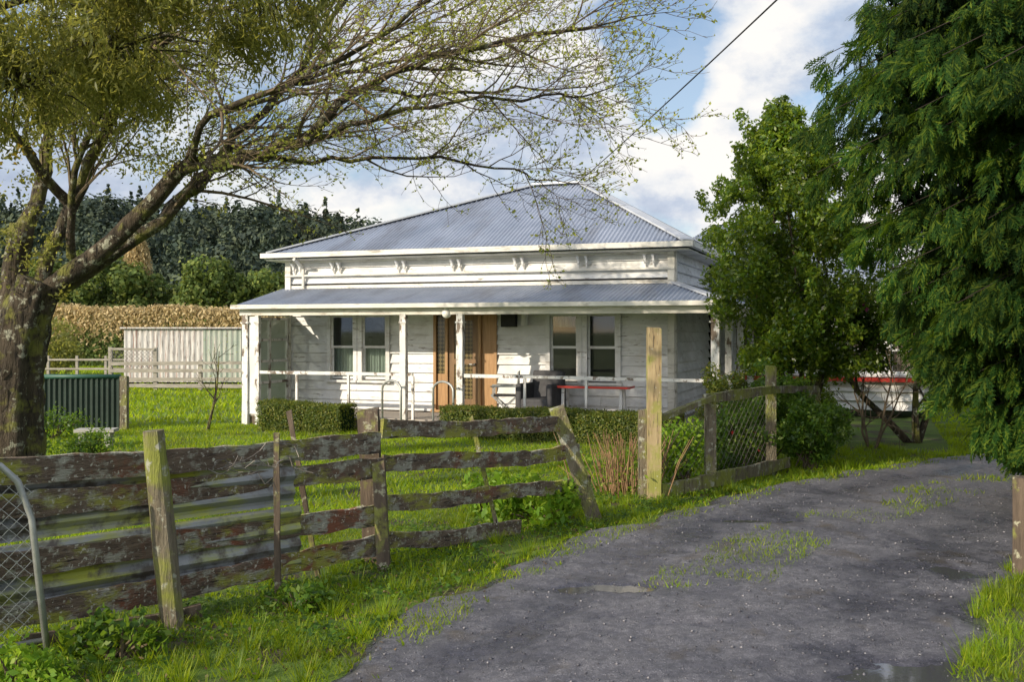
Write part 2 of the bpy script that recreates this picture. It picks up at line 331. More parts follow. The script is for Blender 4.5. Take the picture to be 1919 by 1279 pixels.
def forest():
    P=[];Nn=[]
    n=1500;X=rng.uniform(-170,14,n);Y=118+rng.random(n)**.8*120;Z=hillz(X,Y)
    for x,y,z in zip(X,Y,Z):
        if z<1 and y>135: continue
        h=rng.uniform(4,10);r=rng.uniform(1.8,4.8);m=150
        d=unit(m)
        if rng.random()<(.42 if y<195 else .10):
            t=rng.random(m)**1.4;ang=rng.random(m)*6.28;rr=r*.65*(1-t)*(0.7+.5*rng.random(m))
            p=np.stack([x+rr*np.cos(ang),y+rr*np.sin(ang),z+t*h*1.15],1)
        else:
            p=np.array([x,y,z+h*.42])+d*np.array([r,r,h*.42])*(0.75+.35*rng.random(m))[:,None]
        P.append(p);Nn.append(d)
    m=9000;x=rng.uniform(-500,600,m);hh=8*fbm(x*.05,x*0,4)+3
    P.append(np.stack([x,rng.uniform(430,450,m),rng.random(m)*hh*1.2],1));Nn.append(unit(m))
    P=np.concatenate(P);Nn=np.concatenate(Nn)
    V,F=leaves(P,.9,.8,Nn,.75);V[-4*m:]=(V[-4*m:]-np.repeat(P[-m:],4,0))*2.5+np.repeat(P[-m:],4,0)
    mknp('forest',V,F,L_FAR,kind='stuff')
forest()
def row_hedge(name,label,x0,x1,y,dep,h,n,size,mat,seed=0,hvar=.3,mat2=None,box=False):
    C=[];R=[]
    e=thing(name,label,'hedge',((x0+x1)/2,y,0))
    if box:
        m=n;x=rng.uniform(x0,x1,m);top=h*(1-hvar*.5+hvar*fbm(x*.6+seed,x*0+seed,3))
        s=rng.random(m);ph=rng.random(m)
        yy=np.where(s<.35,y+rng.uniform(-dep,dep,m),y-dep+rng.normal(size=m)*.12);z=np.where(s<.35,top+rng.normal(size=m)*.10,ph*top)
        P=np.stack([x,yy,np.abs(z)],1);Nn=np.where((s<.35)[:,None],np.array([[0,0,1.]]),np.array([[0,-1.,.3]]))
        rel=P[:,2]/top
    else:
        for x in np.arange(x0,x1,.8):
            hh=h*(1-hvar*.5+hvar*vnoise(x*.35+seed,seed));
            for z in np.arange(.6,hh,.8): C.append((x+rng.normal()*.3,y+rng.uniform(-dep,dep),z));R.append(rng.uniform(.7,1.1))
        P,Nn=cloud(C,R,n,.6);P[:,2]=np.abs(P[:,2]);rel=P[:,2]/h
    if mat2 is None:
        V,F=leaves(P,size,.7,Nn,.6);mknp('foliage',V,F,mat,e,off=e.location)
    else:
        s=rel>(.5+.14*rng.normal(size=len(P)))
        V,F=leaves(P[s],size,.45,Nn[s],.5,tdir=(0,0,.6));mknp('foliage',V,F,mat,e,off=e.location)
        V,F=leaves(P[~s],size,.6,Nn[~s],.5);mknp('lower_foliage',V,F,mat2,e,off=e.location)
    for x in np.arange(x0+.5,x1-.5,1.8):
        mb=MB();mb.tube([(x,y,0),(x+.1,y,h*.7)],[.12,.05],6);mk('trunk',mb,BARK,e,off=e.location)
row_hedge('shelterbelt_hedge','tall dense green shelterbelt hedge behind paddock',-36,-23.5,74,1.2,6.0,22000,.32,L_SHEL,1,.5)
row_hedge('shelterbelt_hedge','rounded green orchard hedge beyond the paddock',-23,-10,72,1.2,5.9,22000,.32,L_SHEL,5,.5)
row_hedge('dry_hedge','long straw topped clipped hedge along paddock edge',-30,-11,52,.8,2.95,34000,.20,L_TAN,2,.2,mat2=L_SHEL,box=True)
row_hedge('back_hedge','dark green hedge beside the lane bend',9,26,31,1.0,3.6,12000,.2,L_SHEL,3,.5)
def poplar():
    e=thing('poplar_tree','pale bare poplar rising above hedge','tree',(-28.6,76,0));mb=MB();mb.tube([(0,0,0),(0,0,9.9)],[.2,.03],6);mk('trunk',mb,TWIG,e)
    n=5200;t=rng.random(n);r=1.2*np.sin(np.pi*np.clip(t,.05,1)**.7)*rng.random(n)**.5;a=rng.random(n)*6.28
    P=np.stack([r*np.cos(a),r*np.sin(a),3+t*7.4],1);V,F=leaves(P,.4,.3,tdir=(0,0,1.2));mknp('crown',V,F,L_TAN,e)
poplar()
# ================================================================== ROAD
LE=[(-1.9,-2),(-1.7,1),(-1.4,3.6),(-1.12,5.36),(-.81,6.31),(-.35,7.35),(.6,9.1),(1.95,10.75),(3.7,12.5),(5.5,14.05),(7.6,15.5),(11,17.2),(16,19),(24,21),(40,23)]
def cat(P,m=14):
    P=[np.array(p,float) for p in P];P=[2*P[0]-P[1]]+P+[2*P[-1]-P[-2]];o=[]
    for i in range(1,len(P)-2):
        for t in np.arange(m)/m:
            a,b,c,d=P[i-1:i+3];o.append(.5*((2*b)+(c-a)*t+(2*a-5*b+4*c-d)*t*t+(-a+3*b-3*c+d)*t**3))
    o.append(P[-2]);return np.array(o)
le=cat(LE,20);tg=np.gradient(le,axis=0);tg/=np.linalg.norm(tg,axis=1,keepdims=True);nr=np.stack([tg[:,1],-tg[:,0]],1)
WR=3.6
sl_=np.concatenate([[0],np.cumsum(np.linalg.norm(np.diff(le,axis=0),axis=1))])
ss=np.concatenate([np.arange(0,22,.05),np.arange(22,sl_[-1],.4)])
LEx=np.interp(ss,sl_,le[:,0]);LEy=np.interp(ss,sl_,le[:,1]);Nx=np.interp(ss,sl_,nr[:,0]);Ny=np.interp(ss,sl_,nr[:,1])
tt=np.linspace(0,1,110)
RX=LEx[:,None]+Nx[:,None]*tt*WR;RY=LEy[:,None]+Ny[:,None]*tt*WR
PUD=[(.74,7.22,.34,.085,.040),(2.45,9.75,.30,.08,.030),(2.45,5.35,.50,.22,.040),(2.0,4.85,.45,.24,.042),(3.0,6.6,.16,.40,.036),(3.4,7.6,.14,.30,.032),(5.8,11.1,.4,.12,.028),(1.15,6.3,.22,.05,.030)]
def roadz(X,Y,T):
    h=.042+.026*(fbm(X*1.1,Y*1.1,3)-.5)+.022*(fbm(X*5,Y*5,4)-.5)+.012*(vnoise(X*23,Y*23)-.5)+.008*(vnoise(X*47,Y*47)-.5)
    h-=.014*np.exp(-((T-.24)/.08)**2)+.016*np.exp(-((T-.76)/.08)**2)
    h+=.010*np.exp(-((T-.5)/.12)**2)
    for x,y,rx,ry,d in PUD:
        q=((X-x)/rx)**2+((Y-y)/ry)**2+(fbm(X*5,Y*5,4)-.5)*3.2
        h-=d*np.exp(-np.clip(q,0,9)*.75)
    ed=np.minimum(T,1-T)+(fbm(X*1.6,Y*1.6,3)-.5)*.16
    k=np.clip(ed/.06,0,1)
    h=np.maximum(h,.002)
    return h*k-.02*(1-k)
RZ=roadz(RX,RY,tt[None,:]*np.ones_like(RX))
ns,ntt=RX.shape;i=(np.arange(ns-1)[:,None]*ntt+np.arange(ntt-1)[None,:]).ravel()
F=np.stack([i,i+1,i+ntt+1,i+ntt],1);V=np.stack([RX,RY,RZ],-1).reshape(-1,3)
def roadmat():
    m,nt=newmat('wet_gravel');L=nt.links
    co=nt.nodes.new('ShaderNodeTexCoord').outputs['Object']
    sx=nt.nodes.new('ShaderNodeSeparateXYZ');L.new(co,sx.inputs[0])
    wz=nt.nodes.new('ShaderNodeMapRange');wz.inputs[1].default_value=.012;wz.inputs[2].default_value=.040;wz.inputs[3].default_value=1;wz.inputs[4].default_value=0;L.new(sx.outputs[2],wz.inputs[0])
    wn=ramp(nt,[(.42,0.0),(.60,1.0)]);L.new(noise_n(nt,co,1.6,10,.7),wn.inputs[0])
    a=nt.nodes.new('ShaderNodeMath');a.operation='MULTIPLY_ADD';L.new(wn.outputs[0],a.inputs[0]);a.inputs[1].default_value=.6;L.new(wz.outputs[0],a.inputs[2]);a.use_clamp=True
    wet=a.outputs[0]
    base=ramp(nt,[(.32,(.065,.064,.078)),(.5,(.135,.132,.152)),(.68,(.25,.245,.27))]);L.new(noise_n(nt,co,18,12,.8),base.inputs[0])
    spk=ramp(nt,[(.59,0.0),(.66,1.0)]);L.new(noise_n(nt,co,85,4,.6),spk.inputs[0])
    col=mixc(nt,spk.outputs[0],base.outputs[0],(.36,.355,.38))
    mud=ramp(nt,[(.56,0.0),(.7,1.0)]);L.new(noise_n(nt,co,1.7,8,.65,(1.1,.9,1)),mud.inputs[0]);col=mixc(nt,mud.outputs[0],col,(.11,.09,.07))
    mm=nt.nodes.new('ShaderNodeMix');mm.data_type='RGBA';mm.blend_type='MULTIPLY';L.new(wet,mm.inputs[0]);L.new(col,mm.inputs[6]);mm.inputs[7].default_value=(.42,.42,.48,1)
    p=nt.nodes.new('ShaderNodeBsdfPrincipled');L.new(mm.outputs[2],p.inputs['Base Color'])
    r=nt.nodes.new('ShaderNodeMapRange');L.new(wet,r.inputs[0]);r.inputs[3].default_value=.58;r.inputs[4].default_value=.25;L.new(r.outputs[0],p.inputs['Roughness'])
    p.inputs['Specular IOR Level'].default_value=.75
    b=nt.nodes.new('ShaderNodeBump');b.inputs['Distance'].default_value=.016;b.inputs['Strength'].default_value=1
    L.new(noise_n(nt,co,75,8,.7),b.inputs['Height'])
    r2=nt.nodes.new('ShaderNodeMapRange');L.new(wet,r2.inputs[0]);r2.inputs[3].default_value=1;r2.inputs[4].default_value=.55;L.new(r2.outputs[0],b.inputs['Strength'])
    L.new(b.outputs[0],p.inputs['Normal'])
    L.new(p.outputs[0],nt.nodes.new('ShaderNodeOutputMaterial').inputs[0]);return m
mknp('road',V,F,roadmat(),kind='structure',smooth=True)
WATER,ntw=newmat('puddle_water');pw=ntw.nodes.new('ShaderNodeBsdfPrincipled');pw.inputs['Base Color'].default_value=(.07,.07,.078,1);pw.inputs['Roughness'].default_value=.04
pw.inputs['IOR'].default_value=1.7;pw.inputs['Specular IOR Level'].default_value=1.0
bw=ntw.nodes.new('ShaderNodeBump');bw.inputs['Strength'].default_value=.05;bw.inputs['Distance'].default_value=.01
ntw.links.new(noise_n(ntw,ntw.nodes.new('ShaderNodeTexCoord').outputs['Object'],8),bw.inputs['Height']);ntw.links.new(bw.outputs[0],pw.inputs['Normal'])
ntw.links.new(pw.outputs[0],ntw.nodes.new('ShaderNodeOutputMaterial').inputs[0])
mb=MB()
for k,(x,y,rx,ry,d) in enumerate(PUD):
    q=[(x+(rx*2.3+.1)*math.cos(a),y+(ry*2.3+.1)*math.sin(a),.0125+.0002*k) for a in np.linspace(0,2*math.pi,24,endpoint=False)]
    mb.add(q,[tuple(range(24))])
mk('water',mb,WATER,kind='structure')
def left_dist(X,Y):
    P=np.stack([LEx,LEy],1);k=np.empty(len(X))
    for a in range(0,len(X),20000):
        x=X[a:a+20000];y=Y[a:a+20000]
        d=(x[:,None]-P[None,::4,0])**2+(y[:,None]-P[None,::4,1])**2;j=d.argmin(1)*4
        k[a:a+20000]=((x-LEx[j])*Nx[j]+(y-LEy[j])*Ny[j])/WR
    return k
n=18000;si=rng.integers(0,np.sum(ss<17),n);ti=rng.integers(3,106,n)
px=RX[si,ti]+rng.normal(size=n)*.03;py=RY[si,ti]+rng.normal(size=n)*.03;pz=RZ[si,ti]
r=.003+.010*rng.random(n)**4
o=np.array([[1,0,0],[0,1,0],[-1,0,0],[0,-1,0],[0,0,.7],[0,0,-.7]]);ff=np.array([[0,1,4],[1,2,4],[2,3,4],[3,0,4],[1,0,5],[2,1,5],[3,2,5],[0,3,5]])
Vg=np.stack([px,py,pz+r*.1],1)[:,None,:]+o[None]*r[:,None,None]*(1+.5*rng.normal(size=(n,6,1))*.5)
Fg=(ff[None]+np.arange(n)[:,None,None]*6).reshape(-1,3)
mknp('gravel',Vg.reshape(-1,3),Fg,leafm('gravel_stone',[(0,(.05,.05,.06)),(.8,(.14,.138,.155)),(1,(.28,.27,.28))],.35,0,clump=.2),kind='stuff')
# ================================================================== HOUSE frame
O=(-5.36,20.0,0);RZH=math.radians(-20)
def toworld(a,b): c,s=math.cos(RZH),math.sin(RZH);return (O[0]+c*a-s*b,O[1]+s*a+c*b)
def tolocal(X,Y): c,s=math.cos(RZH),math.sin(RZH);dx=X-O[0];dy=Y-O[1];return c*dx+s*dy,-s*dx+c*dy
# ================================================================== GRASS
def grass():
    VV=[]
    for (x0,x1,y0,y1,den,h,wd) in ((-7,7,3.0,10.5,1500,.034,.0055),(-12,13,10.5,20,560,.042,.010),(-32,16,20,50,75,.08,.03)):
        n=int((x1-x0)*(y1-y0)*den);X=rng.uniform(x0,x1,n);Y=rng.uniform(y0,y1,n)
        k=left_dist(X,Y);a,b=tolocal(X,Y)
        nz=fbm(X*2.2,Y*2.2,3);nb=fbm(X*1.3+31,Y*1.3+7,4)
        edge=(fbm(X*1.6,Y*1.6,3)-.5)*.16
        inroad=(k+edge>.03)&(k-edge<.95)
        mid=(np.abs(k-.45)<.12)&(fbm(X*1.7+4,Y*1.7,3)>.53)&(Y>7.2)&(Y<12.8)&(rng.random(n)<.65)
        fringe=(k>0)&(k<.12)&(fbm(X*5,Y*5,2)>.54)
        house=(a>-.1)&(a<13)&(b>-.2)
        near=(k<.02)&(-k*WR<1.6)&(Y<10)
        bare=((nb<.47)&near&(rng.random(n)<.88))|((nz<.34)&(rng.random(n)<.5))
        keep=(~inroad|mid|fringe)&(~house)&~bare
        X=X[keep];Y=Y[keep];k=k[keep];nz=nz[keep];n=len(X)
        verge=np.exp(-np.clip(-k*WR-.1,0,9)/.55)*(k<0)+(k>.9)*1.0
        tall=np.clip((nz-.5)*5,0,1)
        H=h*(.5+rng.random(n))*(1+verge*.9*tall+.6*tall)
        W=wd*(.6+.8*rng.random(n));an=rng.random(n)*6.283;ln=H*(.25+.8*rng.random(n));la=rng.random(n)*6.283
        B=np.stack([X,Y,np.where((k>0)&(k<1),.03,.0)],1);w=np.stack([np.cos(an)*W,np.sin(an)*W,0*W],1)
        T=B+np.stack([np.cos(la)*ln,np.sin(la)*ln,H],1)
        VV.append(np.stack([B-w,B+w,T],1).reshape(-1,3))
    V=np.concatenate(VV);F=np.arange(len(V)).reshape(-1,3)
    mknp('grass',V,F,GRASSB,kind='stuff')
    VV=[]
    for q in range(700):
        if rng.random()<.62:
            i=rng.integers(0,int(np.sum(ss<20)));dd=-rng.random()**1.1*1.6;x=LEx[i]+Nx[i]*dd;y=LEy[i]+Ny[i]*dd
        else:
            i=rng.integers(0,int(np.sum(ss<14)));dd=WR+rng.random()*.8-.2;x=LEx[i]+Nx[i]*dd;y=LEy[i]+Ny[i]*dd
        m=rng.integers(20,50);hh=rng.uniform(.05,.18)
        an=rng.random(m)*6.283;rr=rng.random(m)*.06;H=hh*(.5+.6*rng.random(m));l=H*(.3+.6*rng.random(m))
        B=np.stack([x+rr*np.cos(an),y+rr*np.sin(an),0*an],1);wv=np.stack([-np.sin(an),np.cos(an),0*an],1)*.004
        T=B+np.stack([np.cos(an)*l,np.sin(an)*l,H],1)
        VV.append(np.stack([B-wv,B+wv,T],1).reshape(-1,3))
    V=np.concatenate(VV);mknp('grass_tufts',V,np.arange(len(V)).reshape(-1,3),GRASSB,kind='stuff')
    n=30000;i=rng.integers(0,int(np.sum(ss<17)),n);dd=-rng.random(n)**1.1*1.8;X=LEx[i]+Nx[i]*dd;Y=LEy[i]+Ny[i]*dd
    s=fbm(X*1.8+9,Y*1.8,3)>.49;X=X[s];Y=Y[s];P=np.stack([X,Y,rng.uniform(.01,.06,len(X))],1)
    V,F=leaves(P,.033,.8,np.array([[0,0,1.]]),.6);mknp('verge_weeds',V,F,L_SHRUB,kind='stuff')
    n=2600;i=rng.integers(0,int(np.sum(ss<15)),n);dd=-rng.random(n)*1.5+.35;X=LEx[i]+Nx[i]*dd;Y=LEy[i]+Ny[i]*dd
    P=np.stack([X,Y,rng.uniform(.02,.045,n)],1);V,F=leaves(P,.03,.5,np.array([[0,0,1.]]),.5);mknp('leaf_litter',V,F,leafm('dead_leaf',[(0,(.08,.05,.025)),(.7,(.2,.13,.06)),(1,(.36,.27,.15))],.8,.1,(.3,.2,.1)),kind='stuff')
grass()
# ================================================================== HOUSE
house=thing('farm_house','white weatherboard farmhouse with grey corrugated roof and veranda','house',O,RZH)
def corr(mb,org,U,Vv,width,lo,hi,pitch=.085,amp=.012,rows=1):
    org=V3(org);U=V3(U).normalized();Vv=V3(Vv);Nn=U.cross(Vv).normalized()
    n=int(width/pitch*6);vs=[]
    for i in range(n+1):
        s=width*i/n;d=Nn*(amp*math.sin(2*math.pi*s/pitch));a=lo(s) if callable(lo) else lo;h=hi(s) if callable(hi) else hi
        for r in range(rows+1): vs.append(org+U*s+Vv*(a+(h-a)*r/rows)+d)
    fs=[]
    for i in range(n):
        for r in range(rows):
            a=i*(rows+1)+r;b=a+rows+1;fs.append((a,b,b+1,a+1))
    mb.add(vs,fs)
mb=MB()
corr(mb,(-.35,1.25,3.52),(1,0,0),(0,3.6,1.7),9.03,0,lambda s:max(0,min(s/4.81,1,(9.03-s)/3.06)))
corr(mb,(8.68,1.25,3.52),(0,1,0),(-3.06,0,1.7),7.2,0,lambda s:max(0,min(s/3.6,(7.2-s)/3.6)))
corr(mb,(-.35,8.45,3.52),(0,-1,0),(4.81,0,1.7),7.2,0,lambda s:max(0,min(s/3.6,(7.2-s)/3.6)))
corr(mb,(8.68,8.45,3.52),(-1,0,0),(0,-3.6,1.7),9.03,0,lambda s:max(0,min(s/3.06,1,(9.03-s)/4.81)))
corr(mb,(6,5.6,2.8),(1,0,0),(0,3.9,1.85),7.3,0,lambda s:max(0,min(1,s/1.9,(7.3-s)/3)))
corr(mb,(13.3,5.6,2.8),(0,1,0),(-3,0,1.85),7.8,0,lambda s:max(0,min(s/3.9,(7.8-s)/3.9)))
corr(mb,(13.3,13.4,2.8),(-1,0,0),(0,-3.9,1.85),7.3,0,lambda s:max(0,min(1,s/3,(7.3-s)/1.9)))
corr(mb,(6,13.4,2.8),(0,-1,0),(1.9,0,1.85),7.8,0,lambda s:max(0,min(s/3.9,(7.8-s)/3.9)))
roof=mk('roof',mb,GALV,house)
R1=(4.46,4.85,5.25);R2=(5.62,4.85,5.25)
for p,q in ((R1,R2),((-.35,1.25,3.54),R1),((8.68,1.25,3.54),R2),((8.68,8.45,3.54),R2),((13.3,5.6,2.82),(10.3,9.5,4.67)),((7.9,9.5,4.67),(10.3,9.5,4.67))):
    mb=MB();mb.beam(p,q,.24,.035);mk('ridge_capping',mb,CAP,roof)
mb=MB()
corr(mb,(-.15,-.12,2.38),(1,0,0),(0,1.72,.40),9.66,0,lambda s:max(0,min(1,(9.66-s)/1.18)))
corr(mb,(9.51,-.12,2.38),(0,1,0),(-1.18,0,.40),6.0,0,lambda s:max(0,min(1,s/1.72)))
vr=mk('veranda_roof',mb,GALV,house)
mb=MB();mb.beam((9.51,-.12,2.4),(8.33,1.6,2.80),.16,.03);mk('hip_flashing',mb,CAP,vr)
mb=MB()
mb.b2((-.42,1.13,3.42),(8.78,1.24,3.52));mb.b2((8.69,1.24,3.42),(8.79,8.5,3.52));mb.b2((-.43,1.24,3.42),(-.36,8.5,3.52))
mb.b2((-.35,1.25,3.37),(8.68,1.6,3.395));mb.b2((8.34,1.6,3.37),(8.68,8.45,3.395));mb.b2((-.36,1.6,3.37),(0,8.45,3.395))
mb.b2((6,5.5,2.68),(13.4,5.6,2.8))
mk('gutter',mb,TRIM,house)
mb=MB()
mb.b2((-.2,-.22,2.31),(9.56,-.125,2.39));mb.b2((-.1,-.05,2.18),(9.42,.05,2.31));mb.b2((9.46,-.12,2.31),(9.56,5.8,2.39))
mb.b2((9.33,.06,2.18),(9.43,5.8,2.31));mb.b2((-.1,.06,2.18),(-.02,1.58,2.31))
mk('veranda_fascia',mb,TRIM,house)
for a in np.arange(.4,9.2,.75):
    mb=MB();mb.beam((a,.06,2.33),(a,1.55,2.68),.05,.08);mk('rafter',mb,WHITE,house)
def wall(mb,org,dr,nm,length,z0,z1,ops,row=.19):
    def P(s,o,z): return (org[0]+dr[0]*s+nm[0]*o,org[1]+dr[1]*s+nm[1]*o,z)
    nrow=int(round((z1-z0)/row))
    for r in range(nrow):
        za=z0+(z1-z0)*r/nrow;zb=z0+(z1-z0)*(r+1)/nrow
        cuts=sorted([(a,b) for a,b,c,d in ops if min(zb,d)-max(za,c)>.5*(zb-za)])
        s=0;segs=[]
        for a,b in cuts: segs.append((s,a));s=b
        segs.append((s,length))
        for s0,s1 in segs:
            if s1-s0<.01: continue
            ks=[s0];
            if s1-s0>3: ks.append(s0+(s1-s0)*random.uniform(.3,.7))
            ks.append(s1)
            for u0,u1 in zip(ks[:-1],ks[1:]):
                u1-=.004;j=random.uniform(-.004,.004);q=random.uniform(-.004,.004)
                vs=[P(u0,.055+j,za+.018+q),P(u1,.055-j,za+.018-q),P(u1,.002,zb+.012),P(u0,.002,zb+.012),P(u0,-.08,za),P(u1,-.08,za),P(u1,-.08,zb),P(u0,-.08,zb)]
                mb.add(vs,[(0,1,2,3),(7,6,5,4),(0,4,5,1),(3,2,6,7),(1,5,6,2),(0,3,7,4)])
WIN=[(1.05,1.60,.86,2.2),(1.80,2.36,.86,2.2),(5.93,6.49,.9,2.2),(6.68,7.26,.9,2.2)]
DOOR=(3.44,4.82,.25,2.3)
mb=MB();wall(mb,(0,1.6),(1,0),(0,-1),8.33,.22,2.75,WIN+[DOOR]);mk('front_wall',mb,WHITE,house)
mb=MB();wall(mb,(0,1.6),(1,0),(0,-1),8.33,2.86,3.37,[],.17);mk('frieze_wall',mb,WHITE,house)
mb=MB();wall(mb,(8.33,1.6),(0,1),(1,0),4.2,.1,3.37,[]);mk('side_wall',mb,WHITE,house)
mb=MB();wall(mb,(0,8.1),(0,-1),(-1,0),6.5,.1,3.37,[]);mk('end_wall',mb,WHITE,house)
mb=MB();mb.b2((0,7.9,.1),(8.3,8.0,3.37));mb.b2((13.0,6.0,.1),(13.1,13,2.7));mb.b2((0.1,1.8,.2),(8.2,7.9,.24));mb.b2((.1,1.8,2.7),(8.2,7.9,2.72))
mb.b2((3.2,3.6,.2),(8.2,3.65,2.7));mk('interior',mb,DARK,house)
mb=MB()
mb.b2((-.02,1.530,2.77),(8.36,1.545,2.84));mb.b2((-.03,1.48,3.03),(8.38,1.54,3.07));mb.b2((-.04,1.50,.2),(.09,1.54,3.37));mb.b2((8.25,1.50,.2),(8.38,1.54,3.37))
mb.b2((8.385,1.53,.2),(8.405,1.68,3.37));mb.b2((-.04,1.535,3.32),(8.4,1.565,3.368))
mk('trim_board',mb,TRIM,house)
bk=MB();bk.add([(-.03,0,0),(.03,0,0),(.03,-.2,0),(-.03,-.2,0),(-.03,0,-.22),(.03,0,-.22),(.03,-.06,-.2),(-.03,-.06,-.2),(-.03,-.09,-.1),(.03,-.09,-.1)],
  [(0,1,2,3),(0,4,5,1),(4,7,6,5),(7,8,9,6),(8,3,2,9),(1,5,6,9),(1,9,2),(0,8,7,4),(0,3,8)]);bk.box((0,-.03,-.25),(.045,.045,.06))
bme=bpy.data.meshes.new('bracket');bme.from_pydata([(x*.72,y*.72,z*.74) for x,y,z in bk.v],[],bk.f);bme.materials.append(WHITE)
for a in (.25,1.2,2.72,3.95,5.3,6.6,7.9):
    for d in (-.08,.08):
        o=bpy.data.objects.new('bracket',bme);COL.objects.link(o);o.parent=house;o.location=(a+d,1.532,3.31)
mb=MB();mb.tube([(.42,1.12,3.38),(.42,1.3,3.3),(.42,1.50,3.2),(.42,1.49,2.8)],.035,8);mk('downpipe',mb,TRIM,house)
def window(a0,a1,z0,z1,b,curt,parent=house,side=1,case=WHITE):
    t=.085;mb=MB()
    mb.b2((a0-t,b-.075,z0-.02),(a0,b+.02,z1+.08));mb.b2((a1,b-.075,z0-.02),(a1+t,b+.02,z1+.08));mb.b2((a0-t,b-.073,z1),(a1+t,b-.0,z1+.085))
    mb.b2((a0-t-.03,b-.12,z0-.07),(a1+t+.03,b+.02,z0-.021))
    wn=mk('window',mb,case,parent)
    mb=MB();zm=(z0+z1)/2
    for za,zb,o in ((z0,zm+.02,.03),(zm-.02,z1,.0)):
        mb.b2((a0,b-.02+o,za),(a0+.045,b+.01+o,zb));mb.b2((a1-.045,b-.02+o,za),(a1,b+.01+o,zb))
        mb.b2((a0+.045,b-.02+o,za),(a1-.045,b+.01+o,za+.05));mb.b2((a0+.045,b-.02+o,zb-.04),(a1-.045,b+.01+o,zb))
    mk('sash',mb,case,wn)
    mb=MB();mb.b2((a0+.04,b+.015,z0+.03),(a1-.04,b+.018,zm));mb.b2((a0+.04,b-.008,zm),(a1-.04,b-.005,z1-.03));mk('glass',mb,GLASS,wn)
    if curt:
        mb=MB();z_0,z_1,mat=curt;vs=[];n=40
        for i in range(n+1):
            a=a0+(a1-a0)*i/n
            for z in (z_0,z_1): vs.append((a,b+.12+.02*math.sin(i*1.3)+.01*math.sin(i*.5),z))
        mb.add(vs,[(2*i,2*i+2,2*i+3,2*i+1) for i in range(n)]);mk('curtain',mb,mat,wn)
window(*WIN[0],1.6,(.86,1.55,CURT));window(*WIN[1],1.6,(.86,1.5,CURT));window(*WIN[2],1.6,(1.95,2.2,CURT));window(*WIN[3],1.6,None)
for a,z in ((1.69,.86),(6.575,.9)): mb=MB();mb.b2((a,1.54,z),(a+.02,1.57,2.2));mk('mullion',mb,WHITE,house)
mb=MB()
for a in (3.44,3.70,4.42,4.76): mb.b2((a,1.53,.25),(a+.06,1.64,2.3))
mb.b2((3.44,1.525,2.2),(4.82,1.63,2.3));mb.b2((3.4,1.48,.225),(4.86,1.64,.27))
mb.b2((3.50,1.58,.27),(3.70,1.60,1.0));mb.b2((4.48,1.58,.27),(4.76,1.60,2.2))
fr=mk('door_frame',mb,ORANGE,house)
mb=MB();mb.b2((3.50,1.585,1.0),(3.70,1.592,2.2));mk('sidelight',mb,LATT,fr)
mb=MB();mb.b2((3.76,1.57,.27),(3.89,1.61,2.2));mb.b2((4.29,1.57,.27),(4.42,1.61,2.2));mb.b2((3.89,1.57,.27),(4.29,1.61,.5));mb.b2((3.89,1.57,2.08),(4.29,1.61,2.2));mb.b2((3.89,1.57,1.2),(4.29,1.61,1.3))
dr=mk('door',mb,BROWNW,house)
for z0,z1 in ((.5,1.2),(1.3,2.08)): mb=MB();mb.b2((3.89,1.585,z0),(4.29,1.592,z1));mk('door_glass',mb,LATT,dr)
mb=MB();mb.tube([(4.35,1.5,1.2),(4.35,1.57,1.2)],.02,8);mb.tube([(4.35,1.50,1.2),(4.25,1.5,1.2)],.012,8);mk('handle',mb,METAL,dr)
mb=MB();mb.b2((4.95,1.42,1.95),(5.25,1.56,2.2));mb.b2((4.93,1.40,2.2),(5.27,1.56,2.22));mk('meter_box',mb,BLACKP,house)
mb=MB();mb.tube([(5.45,1.42,1.98),(5.45,1.42,2.24)],.07,10);mk('gas_pipe_box',mb,WHITE,house)
me=bpy.data.meshes.new('lamp')
bm=bmesh.new();bmesh.ops.create_uvsphere(bm,u_segments=20,v_segments=12,radius=.09,matrix=Matrix.Translation((4.42,-.02,2.2)));
bmesh.ops.create_cone(bm,segments=16,radius1=.05,radius2=.05,depth=.08,cap_ends=True,matrix=Matrix.Translation((4.42,-.02,2.30)));bm.to_mesh(me);finish('lamp',me,LAMPM,house,True)
mb=MB()
for b in np.arange(0,1.6,.1):
    mb.b2((0.0,b,.17),(9.35,b+.094,.21))
for b in np.arange(1.6,5.8,.1): mb.b2((8.4,b,.17),(9.35,b+.094,.21))
mk('veranda_floor',mb,FLOOR,house)
mb=MB();mb.b2((0,.02,.0),(9.33,.05,.165));mb.b2((9.3,.06,0),(9.33,5.8,.165));mk('floor_skirt',mb,DKW,house)
mb=MB();mb.b2((3.6,-.42,0),(4.65,-.0,.11));mk('step',mb,CONC,house)
def post(a,b,w=.12,pr=house):
    mb=MB();mb.beam((a,b,.0 if a<1 or a>9 else .2),(a,b,2.2),w,w,8,.004);mb.b2((a-w*.65,b-w*.65,2.02),(a+w*.65,b+w*.65,2.05));mk('post',mb,WHITEP,pr)
post(.03,.0,.13);post(.3,.0,.09);post(3.53,.0);post(4.69,.0);post(9.36,0,.14);post(9.36,1.6);post(9.36,3.3);post(9.36,5)
mb=MB();mb.b2((.1,-.02,.21),(.25,.02,2.16));mk('post_panel',mb,WHITE,house)
mb=MB()
mb.beam((.3,-.0,1.05),(3.5,-.0,1.05),.05,.06,6,.004);mb.beam((4.75,-.0,1.05),(9.3,-.0,1.03),.05,.06,8,.004)
for a in (1.2,2.35,3.72): mb.beam((a,0,.2),(a,0,1.02),.045,.045)
mb.beam((3.5,0,1.05),(3.72,0,1.05),.05,.05)
for a in (5.95,7.1,8.3): mb.beam((a,0,.2),(a,0,1.02),.045,.045)
mb.beam((9.36,.05,1.04),(9.36,5,1.04),.05,.06)
mk('railing',mb,WHITEP,house)
mb=MB()
